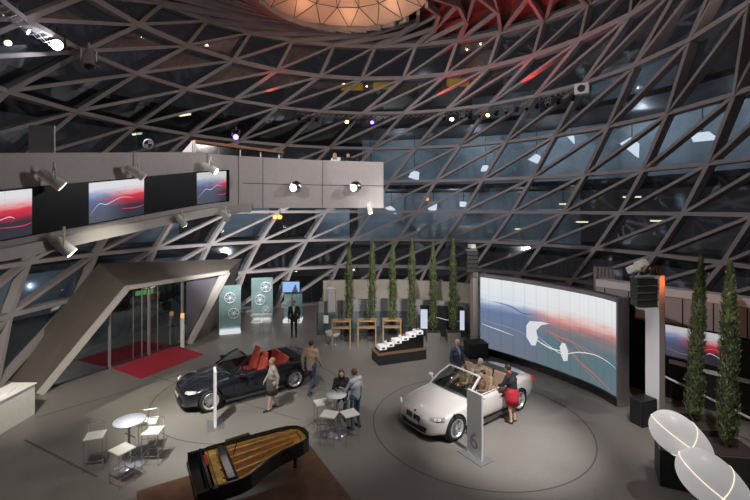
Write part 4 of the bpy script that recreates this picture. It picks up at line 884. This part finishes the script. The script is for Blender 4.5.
# ------------------------------------------------------------ people
SKIN=mat('skin',(.50,.30,.21),.55); 
def caps(m,a,b,ra,rb,n=14):
    a=Vector(a);b=Vector(b); m.ell(a,ra,n,9); m.ell(b,rb,n,9); 
    if (b-a).length>1e-4: m.cyl(a,b,ra,rb,n=n,cap=False)
def person(label,loc,rz,top,legs,shoe,hair,long_hair=False,pose=None,h=1.75,jacket=None,open_front=False,skirt=None,bare_legs=False,bare_arm=False,cat_='person',prop=None,build=1.):
    T=thing('person',label,cat_,loc,rz); s=h/1.75
    J=dict(pel=(0,0,.96),che=(0,.0,1.27),nek=(0,.0,1.46),hed=(0,.03,1.635),
      sL=(-.19,0,1.42),eL=(-.25,-.03,1.13),wL=(-.24,.06,.88),sR=(.19,0,1.42),eR=(.25,-.03,1.13),wR=(.24,.06,.88),
      hL=(-.09,0,.93),kL=(-.10,.03,.50),aL=(-.10,-.01,.09),hR=(.09,0,.93),kR=(.10,.03,.50),aR=(.10,-.01,.09))
    if pose: J.update(pose)
    J={k:Vector(v)*s for k,v in J.items()}
    def sc(x): return x*s
    m=MB(); segs=[]
    def seg(a,b,ra,rb,mi):
        caps(m,J[a] if isinstance(a,str) else a,J[b] if isinstance(b,str) else b,sc(ra),sc(rb)); segs.append((J[a] if isinstance(a,str) else a,J[b] if isinstance(b,str) else b,(sc(ra)+sc(rb))/2,mi))
    # materials: 0 skin 1 top 2 legs 3 shoes
    B_=build; up=(J['nek']-J['pel']).normalized(); side=(J['sR']-J['sL']).normalized()
    seg('pel','che',.135*B_,.145*B_,1); 
    seg(J['che']-side*.07*s,J['che']+side*.07*s,.125*B_,.125*B_,1); seg('sL','sR',.075,.075,1); seg('che','nek',.12,.06,1); seg('nek','hed',.052,.05,0)
    seg('hL','hR',.12*B_,.12*B_,2)
    fa=0 if bare_arm else 1; lg=0 if bare_legs else 2
    for k in 'LR':
        seg('s'+k,'e'+k,.062,.047,1); seg('e'+k,'w'+k,.044,.030,fa)
        seg('h'+k,'k'+k,.095,.062,lg); seg('k'+k,'a'+k,.058,.040,lg)
        kd=J['k'+k]-J['a'+k]; hd=J['pel']; fwd=Vector((0,1,0)); toe=J['a'+k]+Vector(((.02 if k=='R' else -.02),.17,-.045))*s
        seg(J['a'+k]+Vector((0,-.03,-.035))*s,toe,.042,.032,3)
        # hand with palm, four fingers and a thumb
        w=J['w'+k]; d=(w-J['e'+k]).normalized(); sd=d.cross(Vector((0,0,1))); sd=sd.normalized() if sd.length>.1 else Vector((0,1,0)); nr=sd.cross(d)
        pc=w+d*.05*s; seg(w,pc+d*.03*s,.026,.030,0)
        for j,(o_,L_) in enumerate(((-.027,.070),(-.009,.08),(.009,.075),(.027,.058))):
            b0=pc+d*.035*s+sd*o_*s; b1=b0+(d*L_*.55+nr*-.008)*s; b2=b1+(d*L_*.40-nr*.022)*s; seg(b0,b1,.0105,.010,0); seg(b1,b2,.010,.009,0)
        tsd=sd*(-1 if k=='L' else 1); b0=w+d*.02*s+tsd*.022*s; b1=b0+(d*.03+tsd*.025-nr*.01)*s; seg(b0,b1,.012,.011,0); seg(b1,b1+(d*.03+tsd*.006)*s,.011,.009,0)
    hc=J['hed']; m.ell(hc+Vector((0,0,.01*s)),(.075*s,.092*s,.108*s),20,14); segs.append((hc,hc+Vector((0,0,.05*s)),.1*s,0))
    m.ell(hc+Vector((0,.035,-.055))*s,(.05*s,.05*s,.05*s)); m.ell(hc+Vector((0,.098,-.005))*s,(.013*s,.022*s,.022*s),8,6)
    for k in (-1,1): m.ell(hc+Vector((k*.077,-.005,.0))*s,(.012*s,.02*s,.03*s),8,6)
    b=m.build('body',[SKIN,top,legs,shoe],T,fix=True)
    md=b.modifiers.new('r','REMESH'); md.mode='VOXEL'; md.voxel_size=.0125*s; md.use_smooth_shade=True
    md=b.modifiers.new('s','SMOOTH'); md.factor=.5; md.iterations=3
    apply_mods(b); me=b.data; me.materials.clear()
    for q in (SKIN,top,legs,shoe): me.materials.append(q)
    S_=[(a,bb-a,max(1e-9,(bb-a).length_squared),r,mi) for a,bb,r,mi in segs]
    for p in me.polygons:
        c=p.center; bd=1e9; bm_=0
        for a,d,l2,r,mi in S_:
            t=max(0,min(1,(c-a).dot(d)/l2)); e=(c-a-d*t).length-r
            if e<bd: bd=e; bm_=mi
        p.material_index=bm_; p.use_smooth=True
    # hair
    m=MB(); m.ell(hc+Vector((0,-.018,.035))*s,(.086*s,.098*s,.098*s),18,12)
    if long_hair:
        m.ell(hc+Vector((0,-.055,-.06))*s,(.088*s,.06*s,.13*s),16,10)
        for k in (-1,1): m.ell(hc+Vector((k*.072,-.005,-.07))*s,(.028*s,.045*s,.12*s),10,8)
    o=m.build('hair',hair,T); 
    for v in o.data.vertices:      # keep the face free
        q=v.co-hc
        if q.y>.045*s and q.z<.055*s and abs(q.x)<.07*s: v.co.y=hc.y+.03*s
    m=MB()
    for k in (-1,1): m.ell(hc+Vector((k*.03,.086,.012))*s,(.012*s,.006*s,.007*s),8,6)
    m.build('eyes',BLACK,T); m=MB(); m.ell(hc+Vector((0,.083,-.052))*s,(.022*s,.008*s,.006*s),8,6); m.build('mouth',mat('lips',(.35,.10,.09),.5),T)
    if jacket:
        m=MB(); 
        caps(m,J['pel']+Vector((0,0,.02*s)),J['che'],sc(.155*B_),sc(.165*B_)); caps(m,J['pel']+Vector((0,0,-.08))*s,J['pel'],sc(.15*B_),sc(.15*B_)); caps(m,J['che']-side*.08*s,J['che']+side*.08*s,sc(.135),sc(.135)); caps(m,J['sL'],J['sR'],sc(.088),sc(.088))
        for k in 'LR': caps(m,J['s'+k],J['e'+k],sc(.075),sc(.060)); caps(m,J['e'+k],J['e'+k].lerp(J['w'+k],.9),sc(.058),sc(.045))
        o=m.build('jacket',jacket,T); md=o.modifiers.new('r','REMESH'); md.mode='VOXEL'; md.voxel_size=.016*s; md.use_smooth_shade=True; md=o.modifiers.new('s','SMOOTH'); md.factor=.5; md.iterations=3; apply_mods(o); o.data.materials.clear(); o.data.materials.append(jacket)
        if open_front:
            bm=bmesh.new(); bm.from_mesh(o.data); ff=[f_ for f_ in bm.faces if f_.calc_center_median().y>.03*s and f_.calc_center_median().z>J['pel'].z+.12*s and abs(f_.calc_center_median().x)<(.005+.055*max(0,(f_.calc_center_median().z-J['pel'].z-.12*s)/(.38*s)))*s]
            bmesh.ops.delete(bm,geom=ff,context='FACES'); bm.to_mesh(o.data); bm.free()
    if skirt:
        m=MB(); kk=(J['kL']+J['kR'])/2; p=J['pel']; z0=kk.z+.04*s
        m.lathe([(.15*s,p.z-z0+.12*s),(.20*s,p.z-z0-.02*s),(.20*s,(p.z-z0)*.5),(.185*s,0),(.17*s,.01)],(p.x*.5+kk.x*.5,p.y*.5+kk.y*.5,z0),24); m.build('skirt',skirt,T)
    return T
C=lambda n,c,r=.8: mat('cloth_'+n,c,r,noise=.12,nscale=12)
HB=mat('hair_brown',(.07,.035,.02),.6); HD=mat('hair_dark',(.02,.014,.012),.6); HG=mat('hair_grey',(.45,.42,.38),.6); HL=mat('hair_light',(.30,.20,.11),.6)
TAN=C('tan',(.36,.26,.17)); DEN=C('denim',(.035,.06,.12)); BLK=C('black',(.014,.014,.017)); GRY=C('grey',(.30,.30,.31)); LGR=C('light',(.42,.44,.48)); BEI=C('beige',(.34,.31,.25)); RED=C('red',(.42,.02,.035)); NAV=C('navy',(.05,.065,.10)); BRN=C('brown',(.17,.10,.065)); SHO=mat('shoe_leather',(.02,.015,.013),.4); DGR=C('dark_grey',(.07,.065,.06)); WSH=C('white',(.6,.6,.62))
walk=dict(kL=(-.10,.20,.52),aL=(-.10,.30,.10),kR=(.09,.02,.50),aR=(.09,-.32,.14),eL=(-.25,-.12,1.15),wL=(-.24,-.10,.90),eR=(.25,.06,1.15),wR=(.24,.22,.93))
v=P(311,393); person('person in tan jacket and jeans walking away at the rear of the black car',(v.x,v.y,0),-.35,TAN,DEN,SHO,HD,pose=walk,h=1.78,jacket=TAN)
v=P(273,409.5); person('person with light hair in beige coat and skirt walking beside the black car',(v.x,v.y,0),2.0,BEI,BEI,SHO,HL,long_hair=False,pose=dict(walk,kL=(-.09,.10,.50),aL=(-.09,.16,.09),aR=(.09,-.18,.10)),h=1.62,jacket=BEI,skirt=DGR,bare_legs=True)
v=P(294,337); person('person in black suit with white shirt standing below the television',(v.x,v.y,0),PI+.1,WSH,BLK,SHO,HD,h=1.76,jacket=BLK,open_front=True)
sit=dict(pel=(0,0,.90),che=(0,.04,1.2),nek=(0,.06,1.38),hed=(0,.10,1.55),sL=(-.17,.04,1.34),sR=(.17,.04,1.34),eL=(-.24,.16,1.12),wL=(-.12,.36,1.14),eR=(.24,.16,1.12),wR=(.12,.36,1.14),hL=(-.09,.03,.88),hR=(.09,.03,.88),kL=(-.12,.42,.84),kR=(.12,.42,.84),aL=(-.10,.38,.40),aR=(.10,.38,.40))
person('person with long brown hair in black sitting behind the white table',(-.98,12.28,0),PI+.06,BLK,DEN,SHO,HB,True,sit,h=1.68)
v=P(356,431); person('person in light grey shirt and jeans standing with hand on the white table',(v.x-.02,v.y+.12,0),.9,LGR,DEN,SHO,HB,False,dict(eL=(-.28,.14,1.17),wL=(-.20,.38,1.15),hed=(-.02,.05,1.62),kL=(-.12,.03,.50),kR=(.12,.03,.5),aL=(-.13,0,.09),aR=(.13,-.03,.09)),h=1.72)
person('person with grey hair in navy jacket and light blue shirt behind the white car',(2.84,14.5,0),PI+.5,C('light_blue',(.32,.38,.55)),DGR,SHO,HG,h=1.76,jacket=NAV,open_front=True,pose=dict(eL=(-.24,-.05,1.13)))
v=P(513,423.5); person('person in red dress and short black jacket leaning to the white car',(v.x,v.y+.05,0),.75,RED,RED,SHO,HD,False,dict(hed=(0,.16,1.58),nek=(0,.08,1.43),che=(0,.04,1.25),sL=(-.17,.06,1.38),sR=(.17,.06,1.38),eL=(-.24,.18,1.14),wL=(-.16,.36,1.05),eR=(.24,.06,1.12),wR=(.22,.20,.96)),h=1.72,jacket=BLK,skirt=RED,bare_legs=True)
def incar(o,x,y,rz=0):
    M_=Matrix.Translation(WHC)@Matrix.Rotation(ca,4,'Z')@Matrix.Translation((x,y,0)); o.location=M_.translation; o.rotation_euler=(0,0,ca-PI/2+rz)
cs=dict(pel=(0,0,.60),che=(0,-.07,.90),nek=(0,-.09,1.08),hed=(0,-.05,1.25),sL=(-.18,-.08,1.03),sR=(.18,-.08,1.03),eL=(-.25,.10,.85),wL=(-.14,.34,.88),eR=(.25,.10,.85),wR=(.14,.34,.88),hL=(-.09,.05,.60),hR=(.09,.05,.60),kL=(-.12,.48,.70),kR=(.12,.48,.70),aL=(-.12,.74,.46),aR=(.12,.74,.46))
o=person('person with dark hair sitting in the front seat of the white car, steering wheel side',(0,0,0),0,BRN,DGR,SHO,HD,False,cs,h=1.72); incar(o,-.12,.37)
o=person('person with light brown hair in the front seat of the white car, viewer side away from the wheel' if False else 'person with brown hair in the front passenger seat of the white car',(0,0,0),0,TAN,DGR,SHO,HB,True,cs,h=1.66); incar(o,-.12,-.37)
o=person('person with grey hair in beige clothes in the back of the white car',(0,0,0),0,BEI,BRN,SHO,HG,False,dict(cs,kL=(-.12,.30,.78),kR=(.12,.30,.78),aL=(-.12,.34,.46),aR=(.12,.34,.46),wL=(-.18,.42,1.02),eL=(-.25,.14,.95)),h=1.75); incar(o,-.80,-.28)
# two people behind the bridge parapet
for px,lb,top_,hr,rz_ in ((336,'person in white leaning on the bridge parapet, the left one',WSH,HL,2.6),(347.5,'person in black leaning on the bridge parapet, the right one',BLK,HD,3.5)):
    d_=17.2; person(lb,((px-375)/F*d_,d_,CAMZ+.74),rz_,top_,DGR,SHO,hr,True,dict(hed=(0,.10,1.57),eL=(-.24,.16,1.20),wL=(-.12,.30,1.16),eR=(.24,.16,1.2),wR=(.12,.30,1.16)),h=1.56)
# ------------------------------------------------------------ lights
# floor pools from the ring truss
spot((-6,5.5,12),(-4.3,12.2,0),9500,(1,.98,.92),27,.9,.06)
spot((-5.5,7,12),(-6.7,13.5,0),7500,(1,.96,.80),22,1,.06)
spot((5.5,5.0,12),(3.5,11.7,0),12000,(1,.975,.95),24,1,.06)
spot((9.6,9.4,12),(4.6,11.0,0),1200,(1,.97,.94),46,.9,.06)
spot((-1.5,4.2,12),(.4,17.0,0),9500,(1,.97,.92),24,1,.06)
spot((-9.6,20.5,12),(-6.0,20.6,0),1300,(1,.98,.95),40,.9,.06)
spot((2.6,4.6,12),(-1.1,11.6,.5),2600,(1,.97,.93),20,1,.06)
spot((3,5,12),(1.0,22.3,1.0),9000,(1,.97,.93),30,1,.06)
spot((-4.5,5,12),(-6.3,9.9,0),2200,(1,.95,.86),34,1,.06)
spot((9.5,8,12),(-2.6,9.2,.9),11000,(1,.90,.74),17,.7,.06)
spot((1,5,12),(1.2,9.6,0),450,(1,.97,.95),60,.9,.06)
# washes on the lattice and the bridge
spot((10.6,13,11.6),(-12,19,4),2500,(1,.95,.92),88,.9,.1)
spot((-10.6,13,11.6),(12,20,7),4600,(1,.94,.95),95,.9,.1)
spot((8,8,11.6),(-2,27,6),2200,(1,.95,.95),70,.9,.1)
spot((-7,5,11.6),(6,28,8),1700,(1,.93,.96),75,.9,.1)
spot((-8.9,9.0,4.9),(-13.2,17.5,1.5),1800,(1,.93,.82),100,.9,.08)
spot((-5.2,14.2,5.3),(-7.6,26,4.6),9000,(1,.98,.96),62,1,.08)
spot((-10.4,11,12.3),(-6,22,15.5),220,(1,.72,.66),95,.9,.1)
spot((10.4,11,12.3),(8,22,15.5),200,(1,.75,.68),95,.9,.1)
spot((5.5,5.4,12),(8.0,10.6,2.0),4200,(1,.98,.93),24,1,.06)
spot((-1.5,25.6,12.4),(-1.5,20.4,18),420,(1,.66,.45),75,.5,.06)
spot((-9,17,12.4),(-1.8,20.4,17.6),700,(1,.66,.45),42,.5,.06)
# red effect lamps under the roof
spot((3.5,25.3,12.6),(6.5,21,17),420,(1,.04,.035),100,.8,.06)
spot((7.8,22.5,12.4),(8,19,16.8),380,(1,.04,.035),100,.8,.06)
spot((-6,24,12.5),(-5,23,17),160,(1,.08,.06),100,.8,.06)
w=bpy.data.worlds.new('night'); SC.world=w; w.use_nodes=True
w.node_tree.nodes['Background'].inputs[0].default_value=(.55,.5,.55,1); w.node_tree.nodes['Background'].inputs[1].default_value=.05
c=bpy.data.cameras.new('camera'); co=bpy.data.objects.new('camera',c); COL.objects.link(co); co.location=(0,0,CAMZ); co.rotation_euler=(PI/2,0,0)
c.sensor_width=36; c.lens=F/750*36; c.shift_y=-42/750; c.clip_start=.1; c.clip_end=300; SC.camera=co
v=SC.view_settings; v.view_transform='Standard'; v.look='None'; v.gamma=1; v.use_curve_mapping=False; v.exposure=0
